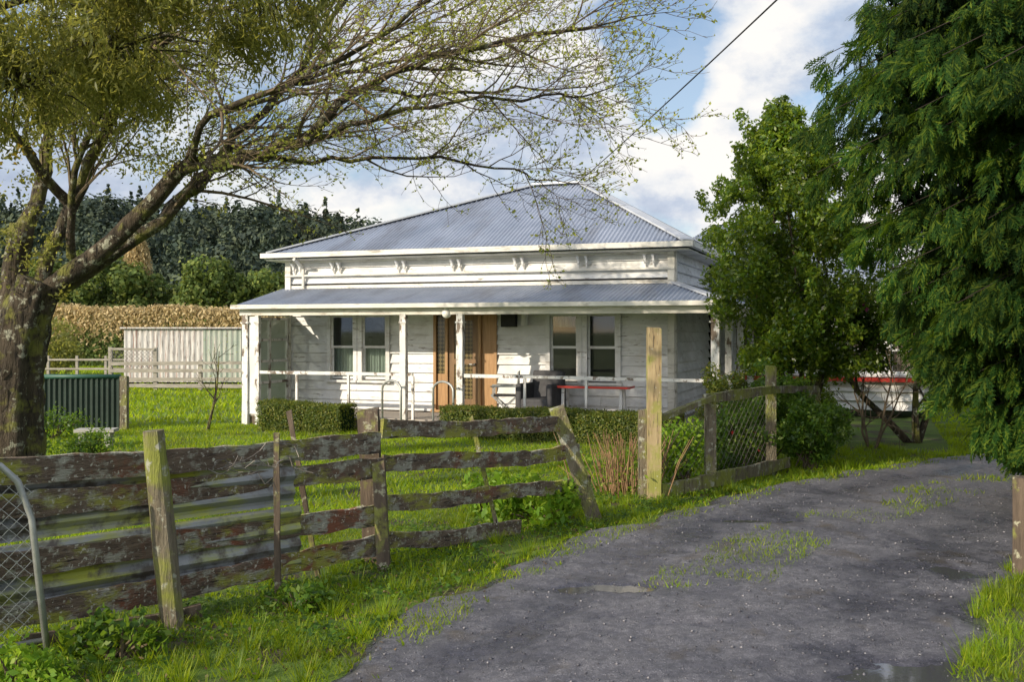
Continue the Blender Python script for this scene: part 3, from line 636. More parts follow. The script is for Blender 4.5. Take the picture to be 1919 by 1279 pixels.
for b in (.12,.78,1.46): mb.b2((.0,b,.3),(.05,b+.06,2.15))
for z in (.3,.78,1.22,1.66,2.1): mb.b2((.003,.18,z),(.047,1.5,z+.05))
sc=mk('glazed_screen',mb,WHITEP,house);mb=MB();mb.b2((.022,.15,.3),(.026,1.5,2.12));mk('glass',mb,FROST,sc)
wo=[(i*1.1+.5,i*1.1+1.35,.95,1.95) for i in range(4)]
mb=MB();wall(mb,(8.4,5.9),(1,0),(0,-1),4.7,.15,2.7,wo);mb.b2((8.4,6.9,.1),(13,6.95,2.7));mk('wing_wall',mb,WHITE,house)
for a,b,c,d in wo: window(8.4+a,8.4+b,c,d,5.9,(.95,1.95,PINK))
mb=MB();mb.b2((8.6,5.72,.78),(13.1,5.84,.86));mk('red_sill',mb,RED,house)
for a in np.arange(8.5,13,.9): mb=MB();mb.b2((a,5.95,0),(a+.12,6.07,.15));mk('foundation_pile',mb,DKW,house)
def wl(a,b,z=.21): x,y=toworld(a,b);return (x,y,z)
ch=thing('camp_chair','black fabric folding camp chair on veranda','chair',wl(5.3,.75),RZH+.3)
mb=MB()
for y in (-.24,.24):
    mb.beam((-.25,y,0),(.25,y,.45),.025,.03);mb.beam((.25,y*.94,0),(-.25,y*.94,.45),.025,.03)
    mb.beam((-.27,y,.62),(.27,y,.62),.05,.025);mb.beam((.22,y,.45),(.26,y,.9),.025,.03);mb.beam((-.22,y,.45),(-.22,y,.62),.025,.03)
mb.beam((-.25,-.24,.45),(-.25,.24,.45),.025,.025)
mk('frame',mb,METAL,ch)
mb=MB();mb.box((0,0,.44),(.5,.46,.02));mk('seat',mb,BLACKF,ch)
mb=MB();mb.box((.25,0,.77),(.02,.5,.24));mk('backrest',mb,BLACKF,ch)
ac=thing('armchair','old dark grey upholstered armchair on veranda','armchair',wl(6.0,.8),RZH-.2)
mb=MB();mb.box((0,0,.25),(.62,.6,.3));mk('seat',mb,GREYF,ac)
mb=MB();mb.box((0,.27,.58),(.66,.16,.66),rx=-.12);mk('backrest',mb,GREYF,ac)
mb=MB();mb.box((-.33,-.02,.40),(.13,.6,.56));mk('arm',mb,GREYF,ac);mb=MB();mb.box((.33,-.02,.40),(.13,.6,.56));mk('arm',mb,GREYF,ac)
for x in(-.3,.3):
    for y in (-.24,.24): mb=MB();mb.box((x,y,.05),(.05,.05,.1));mk('leg',mb,BROWNW,ac)
for q in ac.children:
    if q.name.split('.')[0]!='leg':
        m=q.modifiers.new('b','BEVEL');m.width=.045;m.segments=3
tb=thing('bench_table','white slatted bench with red painted edge on veranda','bench',wl(7.0,.85),RZH)
mb=MB()
for y in(-.15,-.02,.11): mb.box((0,y,.62),(1.35,.11,.03))
mk('seat',mb,WHITE,tb);mb=MB();mb.box((0,-.22,.63),(1.4,.025,.04));mb.box((-.715,0,.63),(.025,.42,.04));mb.box((.715,0,.63),(.025,.42,.04));mk('red_edge',mb,RED,tb)
for x in (-.55,.55):
    mb=MB();mb.beam((x,-.17,0),(x,-.12,.6),.05,.05);mb.beam((x,.15,0),(x,.12,.6),.05,.05);mb.beam((x,-.15,.2),(x,.13,.2),.03,.04);mk('leg',mb,WHITE,tb)
for a in (3.6,4.6):
    x,y=toworld(a,-.1)
    h=thing('handrail','grey metal hoop handrail beside veranda steps','handrail',(x,y,0),0,'step handrails')
    mb=MB();L_=.42;pts=[(0,0,0),(0,0,.78)]+[((L_/2)*(1-math.cos(t))*math.cos(RZH),(L_/2)*(1-math.cos(t))*math.sin(RZH)-.12*(1-math.cos(t)),.78+.17*math.sin(t)) for t in np.linspace(.3,2.84,9)]+[(L_*math.cos(RZH),L_*math.sin(RZH)-.24,.78),(L_*math.cos(RZH),L_*math.sin(RZH)-.24,0)]
    pts=[(p[0]-(.42 if a<4 else .38),p[1]-.02,p[2]) for p in pts]
    mb.tube(pts,.022,8);mk('pipe',mb,METAL,h,True)
def box_hedge(a0,a1,label,n):
    c=toworld((a0+a1)/2,-.7);e=thing('box_hedge',label,'hedge',(*c,0))
    A=rng.uniform(a0,a1,n);s=rng.random(n);hh=.50+.05*(fbm(A*2,A*0,2)-.5)*2
    u=rng.random(n);B=np.where(s<.45,rng.uniform(-1.05,-.4,n),np.where(s<.85,-1.05,-.4));Z=np.where(s<.45,hh,u*hh)
    A=A+rng.normal(size=n)*.02;B=B+rng.normal(size=n)*.025+.03*(fbm(A*3,Z*3,2)-.5);Z=np.abs(Z+rng.normal(size=n)*.02)
    en=rng.random(n)<.06;A=np.where(en,np.where(rng.random(n)<.5,a0,a1),A);B=np.where(en,rng.uniform(-1.05,-.4,n),B)
    cc,sn=math.cos(RZH),math.sin(RZH);P=np.stack([O[0]+cc*A-sn*B,O[1]+sn*A+cc*B,Z],1)
    Nn=np.where((s<.45)[:,None],np.array([[0,0,1.]]),np.array([[-.34,-.94,.1]]))
    V,F=leaves(P,.034,.6,Nn,.55);mknp('foliage',V,F,L_BOX,e,off=e.location)
    mb=MB();mb.box((c[0],c[1],.22),(a1-a0-.08,.55,.42),rz=RZH);mk('inner_foliage',mb,L_CYPD,e,off=e.location)  # solid core in near-black green, painting the shade within the hedge
box_hedge(1.0,2.75,'clipped low box hedge before the veranda',15000)
box_hedge(4.75,8.9,'long clipped low box hedge before the veranda',32000)
# ================================================================== FRONT FENCE
PA=(-2.18,6.42);PS=(-1.62,7.15);PM=(-1.03,7.93);PE=(.80,10.15);PL=(-3.05,5.72)
fn=thing('plank_fence','dilapidated lichen covered plank fence with leaning posts','fence',(-1.5,7.4,0))
fo=fn.location
def fpost(mat,p0,p1,r,n=9,sq=False,name='post'):
    mb=MB()
    if sq: mb.beam(p0,p1,r*2,r*1.6,7,.006)
    else: mb.tube([V3(p0).lerp(V3(p1),t) for t in np.linspace(0,1,9)],[r*1.06]*5+[r,r,r*.97,r*.93],14,wob=.05,ridge=.04)
    mk(name,mb,mat,fn,off=fo)
fpost(MOSSW,(-2.15,6.34,-.1),(-2.27,6.3,1.26),.072)
fpost(DKW,(-1.66,7.05,-.1),(-1.66,7.02,1.17),.02,sq=True,name='stake')
fpost(DKW,(-1.47,7.6,-.05),(-1.68,7.5,1.28),.018,sq=True,name='stake')
fpost(DKW,(-1.12,8.12,-.1),(-1.17,8.1,1.25),.082,sq=True)
fpost(DKW,(-1.0,7.82,-.1),(-1.05,7.84,.86),.05,sq=True)
fpost(MOSSW,(-.10,9.04,-.05),(-.37,8.9,1.12),.02,sq=True,name='stake')
fpost(MOSSW,(.86,9.98,-.1),(.44,9.78,1.12),.075,sq=True)
fpost(DKW,(-3.1,5.8,-.1),(-3.12,5.8,1.1),.05,sq=True)
def board(p,q,za,zb,h,off=.0,mat=OLDW,th=.034,sag=.014):
    d=V3((q[0]-p[0],q[1]-p[1],0)).normalized();nx,ny=d.y*off,-d.x*off
    mb=MB();mb.beam((p[0]+nx,p[1]+ny,za),(q[0]+nx,q[1]+ny,zb),th,h,max(6,int((V3(p)-V3(q)).length*9)),.006,sag);mk('board',mb,mat,fn,off=fo)
LL=(-3.75,5.2)
def lerp(p,q,t): return (p[0]+(q[0]-p[0])*t,p[1]+(q[1]-p[1])*t)
board(LL,lerp(PA,PM,.97),1.08,1.0,.17,.02);board(lerp(LL,PA,.1),PM,.87,.80,.16,.0);board(LL,PM,.53,.44,.16,.01);board(lerp(PL,LL,.3),PM,.20,.19,.155,.005)
board(lerp(PL,PA,.2),lerp(PA,PM,.1),-.0+.06,.04,.09,.0,DKW)
board(lerp(PM,PE,0),lerp(PM,PE,.86),1.10,.97,.145,-.02);board(PM,lerp(PM,PE,.93),.84,.67,.14,.0,sag=.025);board(PM,PE,.52,.35,.135,.0,sag=.025);board(lerp(PM,PE,.02),lerp(PM,PE,.6),.20,.07,.13,.0,sag=.025)
mb=MB()
def hsheet(p,q,z0,z1):
    d=V3((q[0]-p[0],q[1]-p[1],0));l=d.length;d.normalize()
    org=V3((p[0],p[1],z0))+V3((-d.y,d.x,0))*.07
    corr(mb,org,(0,0,1),d*l,z1-z0,0,1,.076*1.6,.016)
hsheet(LL,lerp(PA,PM,.55),.62,1.02);mk('iron_sheet',mb,IRON,fn,off=fo)
mb=MB();hsheet(LL,lerp(PA,PM,.58),.10,.60);mk('iron_sheet',mb,IRON,fn,off=fo)
mb=MB()
for k in range(5):
    pts=[V3((-2.0+.03*k,6.55,.98))]
    for i in range(14): pts.append(pts[-1]+V3((random.gauss(.035,.02),random.gauss(.02,.02),random.gauss(-.005,.03))))
    mb.tube(pts,.003,4)
mk('wire_tangle',mb,WIREM,fn,off=fo)
def netting(mb,p,q,z0,z1,cell=.07,r=.0016,zz=0):
    p=V3((p[0],p[1],0));q=V3((q[0],q[1],0));l=(q-p).length;d=(q-p)/l;H=z1-z0
    s=-H
    while s<l:
        for sg in (0,1):
            a=max(s,0);b=min(s+H,l)
            if b-a<.02: continue
            za=(a-s);zb=(b-s)
            if sg: za,zb=H-za,H-zb
            mb.beam(p+d*a+V3((0,0,z0+za+zz*a)),p+d*b+V3((0,0,z0+zb+zz*b)),r*2,r*2)
        s+=cell
gt=thing('wire_gate','old pipe framed wire mesh gate','gate',(-3.0,5.5,0))
mb=MB();g0=(-3.9,4.95);g1=(-2.72,5.85)
pts=[(g0[0],g0[1],1.12),(-3.1,5.55,1.14),(-2.93,5.7,1.12),(-2.86,5.76,1.02),(-2.80,5.8,.8),(-2.72,5.83,0)]
mb.tube(pts,.02,10);mk('frame',mb,METAL,gt,True,off=gt.location)
mb=MB();mb.tube([(g0[0],g0[1],.08),(g1[0],g1[1],.08)],.015,8);mk('bottom_rail',mb,METAL,gt,True,off=gt.location)
mb=MB();netting(mb,g0,(-2.79,5.8),.1,1.0,.08,.0016);mk('mesh',mb,METAL,gt,off=gt.location)
# ================================================================== RIGHT FENCE
rf=thing('rail_fence','sunbleached rail and netting fence with tall gate post','fence',(2.5,12,0));ro=rf.location
def rp(name,mb,mat=YELW): return mk(name,mb,mat,rf,off=ro)
Q0=(1.58,11.1);Q1=(2.34,11.75);Q2=(3.38,13.0);Q3=(4.35,14.3)
mb=MB();mb.beam((Q0[0],Q0[1],-.1),(Q0[0],Q0[1]-.02,1.92),.15,.13,8,.004);rp('gate_post',mb)
mb=MB();mb.beam((1.46,11.16,-.1),(1.46,11.14,1.0),.09,.1,5,.004);rp('post',mb,MOSSW)
for q,h in ((Q1,1.12),(Q2,1.42),(Q3,1.05)):
    mb=MB();mb.beam((q[0],q[1],-.1),(q[0],q[1],h),.12,.11,6,.005);rp('post',mb,MOSSW)
for p,q,ww,hh in (((Q0[0]+.05,Q0[1],.90),(Q1[0],Q1[1]-.08,1.10),.09,.06),((Q1[0]-.1,Q1[1]-.14,1.09),(Q2[0],Q2[1]-.1,1.12),.05,.12),((Q2[0],Q2[1]-.09,1.12),(Q3[0],Q3[1]-.09,1.05),.05,.09)):
    mb=MB();mb.beam(p,q,ww,hh,5,.004);rp('rail',mb,MOSSW)
for p,q in (((Q0[0]+.08,Q0[1],.09),(Q1[0],Q1[1]-.09,.13)),((Q1[0],Q1[1]-.09,.13),(Q2[0]+.3,Q2[1]+.25,.13))):
    mb=MB();mb.beam(p,q,.06,.16,6,.006);rp('kickboard',mb,MOSSW)
for p,q,z in ((Q0,Q1,.95),(Q1,Q2,1.08)): mb=MB();netting(mb,p,q,.2,z,.13,.0016);rp('netting',mb,WIREM)
mb=MB();mb.tube([(3.88,7.55,-.1),(3.88,7.56,.3),(3.87,7.55,.78)],[.08,.077,.072],12,wob=.06,ridge=.05);solo(mk('fence_post',mb,DKW,smooth=False),'mossy round timber post beside lane','post')
# ================================================================== BARE TREE
def bare_tree():
    e=thing('spreading_tree','large spreading tree with lichened limbs and sparse spring buds','tree',(-6.0,12.2,0));o=e.location
    cfg=dict(seg=[6,5,4,3],bias=[(0,0,0),(.07,0,.03),(.07,0,.03),(.04,0,.06)],jit=[.1,.12,.14,.16],ch=[1,7,5,0],len=[(1,2),(.9,1.8),(.5,.95),(.18,.4)],ang=(22,58),max=3,flat=.8,rmin=.0022)
    cfg['perm']={0:True};cfg['ch'][0]=2.9
    tips=[];mb=MB();sc=.00643
    def W(px,py,dy): return V3(((px-960)*sc,12.2+dy,1.9+(618-py)*sc))
    tr=MB()
    tr.tube(cat([(-6.15,12.2,-.1),(-6.12,12.2,.4),(-6.12,12.2,1.2),(-6.0,12.2,1.9),(-5.8,12.2,2.5)],8),np.interp(np.linspace(0,1,33),[0,.2,.5,.8,1],[.48,.35,.33,.28,.23]).tolist(),30,wob=.07,ridge=.11)
    tr.tube(cat([(-6.38,12.1,-.1),(-6.3,12.15,1.0),(-6.2,12.3,2.2),(-6.1,12.4,3.2)],5),[.22]*6+[.19]*5+[.15]*5,14,wob=.08,ridge=.08)
    limbs=[([(-5.85,12.2,2.2),W(200,455,-.1),W(350,325,-.3),W(480,302,-.5),W(590,268,-.6),W(680,190,-.8),W(830,135,-.9),W(1000,100,-1),W(1120,88,-1.1)],.135,.012),
    ([(-5.9,12.3,2.2),W(235,430,.4),W(330,330,.6),W(400,225,.8),W(500,110,1.0),W(560,0,1.2),W(640,-130,1.4)],.11,.025),
    ([(-6.0,12.3,2.2),W(110,380,.2),W(190,210,.1),W(290,60,0),W(350,-90,0)],.11,.03),
    ([W(350,325,-.3),W(430,240,-.9),W(600,200,-1.4),W(760,130,-1.8),W(900,40,-2.2),W(1040,-30,-2.4)],.05,.012),
    ([W(480,302,-.5),W(620,300,-.2),W(780,290,0),W(930,300,.3),W(1020,325,.4)],.035,.009),
    ([W(590,268,-.6),W(740,240,-.9),W(900,200,-.6),W(1050,190,-.4),W(1120,175,-.3)],.035,.009),
    ([W(500,110,1.0),W(640,70,1.3),W(800,20,1.6),W(950,-50,1.8)],.04,.013),
    ([W(430,240,-.9),W(600,150,-.4),W(760,60,0),W(880,-30,.4)],.036,.013),
    ([(-6.1,12.4,3.1),W(30,300,.6),W(20,150,.8),W(60,-40,1)],.11,.04),
    ([W(110,380,.2),W(40,260,-.6),W(-60,120,-1),W(-120,0,-1)],.07,.025),
    ([W(190,210,.1),W(330,120,-.9),W(470,40,-1.6),W(600,-60,-2)],.045,.014),
    ([W(680,190,-.8),W(820,170,0),W(970,140,.6),W(1100,120,1)],.034,.009),
    ([W(235,430,.4),W(300,300,1.3),W(420,210,2),W(560,160,2.4),W(700,110,2.8)],.045,.011),
    ([W(120,480,0),W(160,330,-.5),W(250,200,-.8),W(380,90,-1)],.055,.018)]
    for pts,r0,r1 in limbs:
        c=cat([tuple(p) for p in pts],4);pp=[V3(p)+V3((random.gauss(0,.025),random.gauss(0,.025),random.gauss(0,.025))) for p in c];n=len(pp)
        pp[0]=V3(pts[0])
        rad=[r0+(r1-r0)*(i/(n-1))**.7 for i in range(n)];tr.tube(pp,rad,12,cap=False,wob=.08,ridge=.07)
        dirs=[(pp[min(i+1,n-1)]-pp[max(i-1,0)]).normalized() for i in range(n)]
        Lg=sum((pp[i+1]-pp[i]).length for i in range(n-1))
        spawn(mb,pp,dirs,rad,0,cfg,tips,Lg,.22)
        grow(mb,pp[-1],dirs[-1],.7,r1,1,cfg,tips)
    mk('trunk',tr,BARK,e,True,off=o);mk('twigs',mb,TWIG,e,off=o)
    T=np.array([tuple(p) for p,d in tips])
    k=rng.choice(len(T),min(len(T),13000),replace=False);P=np.repeat(T[k],2,0)+rng.normal(size=(2*len(k),3))*.014
    V,F=leaves(P,.038,.75);mknp('crown',V,F,L_BUD,e,off=o)
    m=T[(T[:,0]<-3.9)];P=m[rng.integers(0,len(m),30000)]+rng.normal(size=(30000,3))*.13
    V,F=leaves(P,.062,.45,tdir=(0,0,-.3));mknp('leafy_crown',V,F,L_OLIVE,e,off=o)
    C=[(-5.95+rng.normal()*.4,11.88+rng.normal()*.12,rng.uniform(2.2,4.2)) for _ in range(26)]
    P,Nn=cloud(C,[.2]*26,1500,.05);V,F=leaves(P,.045,.6);mknp('epiphyte_leaves',V,F,L_OLIVE,e,off=o)
    C=[(-6.2,11.7,3.9),(-6.0,11.6,4.3),(-5.8,11.8,4.05)];P,Nn=cloud(C,[.18]*3,160,.2);V,F=leaves(P,.07,.6);mknp('yellow_leaves',V,F,L_YEL,e,off=o)
bare_tree()
# ================================================================== EVERGREEN overhanging
def sprig_tree(name,label,base,limbs,C,R,n,size,mat,asp=.22,tdir=(0,0,-.7),shell=.15,tw=True):
    e=thing(name,label,'tree',base);mb=MB()
    for pts,r in limbs:
        c=cat(pts,4);mb.tube([tuple(p) for p in c],np.linspace(r,r*.25,len(c)).tolist(),8,cap=False,wob=.05)
    for c,r in zip(C,R):
        a=min((V3(p) for pts,_ in limbs for p in pts),key=lambda q:(q-V3(c)).length)
        mb.tube([a,(a+V3(c))/2+V3((0,0,.1)),V3(c)],[.012,.007,.003],4,cap=False)
    mk('trunk',mb,BARK,e,off=base)
    P,Nn=cloud(C,R,n,shell);V,F=leaves(P,size,asp,Nn,.2,tdir=tdir);mknp('crown',V,F,mat,e,off=base)
C=[];R=[]
while len(C)<480:
    u=rng.random()**1.2;x=-5.2+3.6*u;y=8.3+rng.normal()*.6
    zl=3.2+1.15*u;z=zl+rng.random()**.85*(5.1-zl)
    if vnoise(x*4+3,z*4)<.42: continue
    C.append((x,y,z));R.append(rng.uniform(.10,.30))
b=(-6.9,7.6,0)
sprig_tree('evergreen_tree','evergreen tree with drooping narrow olive leaves',b,
  [([(-6.9,7.6,-.1),(-6.85,7.6,1.5),(-6.6,7.8,3.2),(-6,8,4.8),(-5.2,8.2,6)],.22),([(-6.6,7.8,3.2),(-5.6,8.1,4.0),(-4.4,8.2,4.5),(-3.2,8.3,4.9),(-2.2,8.3,5.2)],.05),([(-6,8,4.8),(-5,8.3,5.0),(-3.8,8.4,5.2)],.04),([(-6.6,7.8,3.2),(-5.2,8.4,3.8),(-4.2,8.5,4.0),(-3.4,8.5,4.3)],.035)],C,R,34000,.085,L_OLIVE,asp=.22)
for k,(x,y,h) in enumerate(((-7.5,-3.6,4.8),(-6.6,-1.2,4.0),(-8.8,-6,5.5))):
    Cc,Rr=ell_clumps((x,y,h*.55),(1.3,1.4,h*.42),34,.3,.6,-.9,.3)
    sprig_tree('roadside_tree','leafy evergreen roadside tree beside lane',(x,y,0),[([(x,y,-.1),(x+.1,y,h*.4),(x,y+.1,h*.8)],.14)],Cc,Rr,3400,.15,L_SHRUB,asp=.6)
# ================================================================== HOLLY TREE
def holly():
    b=(4.75,16.4,0);e=thing('broadleaf_tree','dense glossy green broadleaf tree beside house','tree',b)
    C=[];R=[]
    prof=[(1.25,1.0),(2.0,1.42),(2.7,1.55),(3.4,1.42),(4.1,1.12),(4.7,.74),(5.2,.42),(5.6,.12)]
    for _ in range(310):
        z=rng.uniform(1.3,5.6);r=np.interp(z,[p[0] for p in prof],[p[1] for p in prof]);a=rng.random()*6.283;q=r*math.sqrt(rng.random())
        cx=4.84-.13*(z-2)
        C.append((cx+q*math.cos(a),16.3+q*math.sin(a),z));R.append(rng.uniform(.14,.34)*min(1,.35+r))
    for _ in range(26):
        a=rng.random()*6.283;z=rng.uniform(1.8,5.1);r=np.interp(z,[p[0] for p in prof],[p[1] for p in prof])*1.03
        for t in range(3): C.append((4.76-.12*(z-2)+(r+.08*t)*math.cos(a),16.3+(r+.08*t)*math.sin(a),z+.16*t));R.append(.12)
    P,Nn=cloud(C,R,84000,.5);V,F=leaves(P,.078,.5,Nn,.45,tdir=(0,0,.2));mknp('crown',V,F,L_HOLLY,e,off=b)
    mb=MB()
    for k in range(7):
        a=k*.9;x=4.75+.1*math.cos(a);y=16.4+.1*math.sin(a)
        mb.tube([tuple(p) for p in cat([(x,y,-.1),(x+.15*math.cos(a),y+.1*math.sin(a),.7),(x+.35*math.cos(a),y+.3*math.sin(a),1.5),(4.65+.5*math.cos(a),16.3+.4*math.sin(a),2.8),(4.5+.2*math.cos(a),16.3,4.2)],4)],np.linspace(.06,.015,17).tolist(),7,wob=.08)
    mk('trunk',mb,BARK,e,off=b)
holly()
# ================================================================== SMALL TREES
def small_tree(name,label,base,stems,h,spread,leafn,mat,lsize,rad,flower=None,cz=None):
    e=thing(name,label,'tree',base);mb=MB();tips=[]
    cfg=dict(seg=[5,4,3],bias=[(0,0,.12),(0,0,.08),(0,0,.05)],jit=[.16,.16,.16],ch=[6,4,0],len=[(h,h),(h*.25,h*.5),(h*.12,h*.25)],ang=(25,60),max=2,rmin=.004)
    for k in range(stems):
        a=k*6.283/stems+rng.random();grow(mb,(base[0]+.05*math.cos(a),base[1]+.05*math.sin(a),-.05),(spread*math.cos(a),spread*math.sin(a),1),h*rng.uniform(.8,1.1),rad,0,cfg,tips)
    mk('trunk',mb,BARK if rad>.03 else TWIG,e,off=base)
    if leafn:
        T=np.array([tuple(p) for p,d in tips]);T=T[T[:,2]>(cz or 0)];P=T[rng.integers(0,len(T),leafn)]+rng.normal(size=(leafn,3))*.11
        V,F=leaves(P,lsize,.55);mknp('crown',V,F,mat,e,off=base)
        if flower: P=T[rng.integers(0,len(T),220)]+rng.normal(size=(220,3))*.08;V,F=leaves(P,.07,.9);mknp('blossom',V,F,flower,e,off=base)
small_tree('small_tree','multi stemmed small tree with bare twisted stems on lawn',(5.75,15.9,0),4,1.9,.35,1600,L_SHRUB,.06,.022,None,1.75)
small_tree('flowering_tree','lichened small tree with magenta blossom',(6.75,16.7,0),3,2.9,.35,14000,L_SHRUB,.08,.07,L_MAG,1.9)
small_tree('leafy_tree','dark leafy tree behind the flowering tree',(9.2,18.4,0),4,4.2,.35,17000,L_HOLLY,.10,.09,None,2.1)
small_tree('bare_sapling','thin bare sapling on the front lawn',(-5.75,18.6,0),1,1.9,.15,60,L_BUD,.03,.035)
small_tree('twiggy_bush','reddish leafless twiggy bush by tree trunk',(-7.15,13.6,0),7,.9,.5,0,None,0,.012)
# ================================================================== CYPRESS
def frond():
    V=[];F=[]
    def dia(p,d,L_,w,z0,z1):
        o=len(V);nx,ny=-d[1],d[0]
        V.extend([(p[0],p[1],z0),(p[0]+d[0]*L_*.45+nx*w,p[1]+d[1]*L_*.45+ny*w,(z0+z1)/2+.005),(p[0]+d[0]*L_,p[1]+d[1]*L_,z1),(p[0]+d[0]*L_*.45-nx*w,p[1]+d[1]*L_*.45-ny*w,(z0+z1)/2+.005)]);F.append((o,o+1,o+2,o+3))
    for i in range(6):
        t=.06+.86*i/6;zz=-.38*t*t;L_=.42*math.sin(math.pi*min(1,.22+t*.75))+.10
        for s in (-1,1):
            d=(math.cos(.66),s*math.sin(.66));dia((t,0),d,L_,.034,zz,zz-.16)
            for q in (.35,.68):
                p=(t+d[0]*L_*q,d[1]*L_*q);z=zz-.16*q
                dia(p,(math.cos(.1),s*math.sin(.1)),L_*.38,.026,z,z-.07)
                dia(p,(math.cos(1.25),s*math.sin(1.25)),L_*.30,.024,z,z-.05)
    dia((0,0),(1,0),1.06,.026,0,-.46)
    return np.array(V),np.array(F)
def cypress(name,label,b,prof,top,nb,nper,fl=(.15,.29),inner=9000,irad=.85):
    e=thing(name,label,'tree',b);mb=MB();fv,ff=frond()
    mb.tube([(b[0],b[1],-.1),(b[0],b[1],top*.5),(b[0],b[1],top)],[.32,.2,.04],12,wob=.04)
    pz=[p[0] for p in prof];pr=[p[1] for p in prof];Ps=[];Ds=[]
    for k in range(nb):
        z=prof[0][0]+(top-prof[0][0])*((k+rng.random())/nb)**1.25
        a=math.pi+rng.normal()*.9 if rng.random()<.9 else rng.random()*6.283
        r=np.interp(z,pz,pr)*(rng.uniform(.70,1.04) if rng.random()<.5 else rng.uniform(.84,1.0));n=6;pts=[]
        for i in range(n+1):
            t=i/n;pts.append(V3((b[0]+r*t*math.cos(a),b[1]+r*t*math.sin(a),z+.35*t-.80*t*t*(r/2.6))))
        mb.tube(pts,[.016*(1-.9*i/n)+.002 for i in range(n+1)],4,cap=False)
        out=V3((math.cos(a),math.sin(a),0));sd=V3((-out.y,out.x,0))
        for j in range(nper):
            t=.38+.66*rng.random()**.6;i=min(int(t*n),n-1);p=pts[i].lerp(pts[i+1],min(1,t*n-i))
            s=rng.choice((-1,1));lat=rng.random()*.38*(1.2-t*.8)
            q=p+sd*(s*lat)+V3((0,0,.04-.25*lat-rng.random()*.22));d=(out*(.3+rng.random()*.5)+sd*s*rng.uniform(0,.7)+V3((0,0,rng.uniform(-1.2,-.1)))).normalized()
            Ps.append(tuple(q));Ds.append(tuple(d))
    P=np.array(Ps);X=np.array(Ds);n=len(P);Z=np.array([-.5,-.4,.8])+rng.normal(size=(n,3))*.45;Y=np.cross(Z,X);Y/=np.linalg.norm(Y,axis=1,keepdims=True);Z=np.cross(X,Y)
    s=rng.uniform(*fl,n)[:,None,None]
    V=P[:,None]+s*(fv[None,:,0:1]*X[:,None]+fv[None,:,1:2]*Y[:,None]+fv[None,:,2:3]*Z[:,None])
    F=(ff[None]+np.arange(n)[:,None,None]*len(fv)).reshape(-1,4)
    mknp('crown',V.reshape(-1,3),F,L_CYP,e,off=b);mk('trunk',mb,CYPB,e,off=b)
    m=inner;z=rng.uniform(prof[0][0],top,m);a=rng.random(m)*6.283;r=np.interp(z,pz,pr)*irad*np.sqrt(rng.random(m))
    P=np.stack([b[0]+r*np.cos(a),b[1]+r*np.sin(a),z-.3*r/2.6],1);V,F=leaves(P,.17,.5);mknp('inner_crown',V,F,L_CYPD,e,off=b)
cypress('cypress_tree','huge cypress with drooping feathery sprays beside lane',(6.75,9.6,0),
  [(.5,1.5),(1.0,1.95),(1.75,2.5),(2.5,2.8),(3,3.05),(3.5,3.25),(4.45,3.7),(5.5,3.6),(7,2.6),(9.0,.5),(9.5,.3)],9.5,360,54,inner=60000)
cypress('cypress_tree','dark cypress behind the larger one beside lane',(9.9,14.4,0),
  [(.5,1.5),(1.6,1.9),(3,2.2),(5,2.1),(7,1.2),(8,.3)],8,110,20,inner=9000)
# ================================================================== SHRUBS
def shrub(label,c,rad,n,size,mat,flower=None,nf=0,name='shrub',shell=.4,k=26,r0=.1,r1=.22,asp=.5):
    b=(c[0],c[1],0);e=thing(name,label,'shrub',b);C,R=ell_clumps((c[0],c[1],rad[2]*.85),rad,k,r0,r1,-.8,.35)
    P,Nn=cloud(C,R,n,shell);P[:,2]=np.abs(P[:,2])+.01;V,F=leaves(P,size,asp,Nn,.4);mknp('foliage',V,F,mat,e,off=b)
    mb=MB()
    for q in C[:14]: mb.tube([(c[0]+rng.normal()*.05,c[1]+rng.normal()*.05,-.02),((c[0]+q[0])/2,(c[1]+q[1])/2,q[2]*.6),tuple(q)],[.014,.01,.004],4,cap=False)
    mk('stems',mb,TWIG,e,off=b)
    if flower: P,Nn=cloud(C,R,nf,.9);V,F=leaves(P,.05,.9);mknp('blossom',V,F,flower,e,off=b)
shrub('leafy green shrub with a few red blooms behind netting fence',(2.95,13.05),(.55,.4,.48),5500,.06,L_SHRUB,L_RED,26)
shrub('light green shrub against netting fence',(2.1,12.1),(.36,.25,.48),2800,.06,L_WEED)
shrub('tall bushy green shrub behind rail fence',(3.6,13.9),(.6,.5,.78),8000,.06,L_SHRUB,k=38)
shrub('rounded green shrub under broadleaf tree',(4.35,15.2),(.55,.4,.6),5500,.06,L_SHRUB)
shrub('upright yellow green bush by house corner',(3.35,15.6),(.5,.35,.75),5000,.055,L_BOX,k=30)
shrub('rounded dark shrub before sunroom',(5.5,18.2),(.5,.4,.65),3600,.06,L_HOLLY)
shrub('full rounded green bush swallowing the fence end',(4.05,13.6),(.50,.45,.60),8000,.06,L_SHRUB,k=36)
shrub('low fresh green weeds at fence foot',(.28,9.75),(.5,.3,.24),1500,.085,L_WEED,asp=.45,name='weed_clump')
shrub('low fresh green weeds inside plank fence',(-.25,10.3),(.4,.3,.2),900,.08,L_WEED,name='weed_clump')
shrub('dark leafy weeds below plank fence',(-2.25,5.75),(.35,.2,.13),700,.06,L_SHRUB,name='weed_clump',r0=.05,r1=.12)
shrub('dark leafy weeds below plank fence',(-1.45,6.7),(.3,.2,.09),500,.05,L_SHRUB,name='weed_clump',r0=.05,r1=.1)
shrub('bright yellow green weeds beside wire gate',(-2.6,5.2),(.3,.2,.12),700,.05,L_WEED,name='weed_clump',r0=.05,r1=.12)
shrub('silvery green garden shrub beside paddock',(-18.5,40),(1.5,1,1.4),3000,.16,L_OLIVE,r0=.3,r1=.6)
shrub('low garden plants by green iron fence',(-8.0,17.3),(.6,.3,.25),1500,.06,L_SHRUB,name='garden_plant')
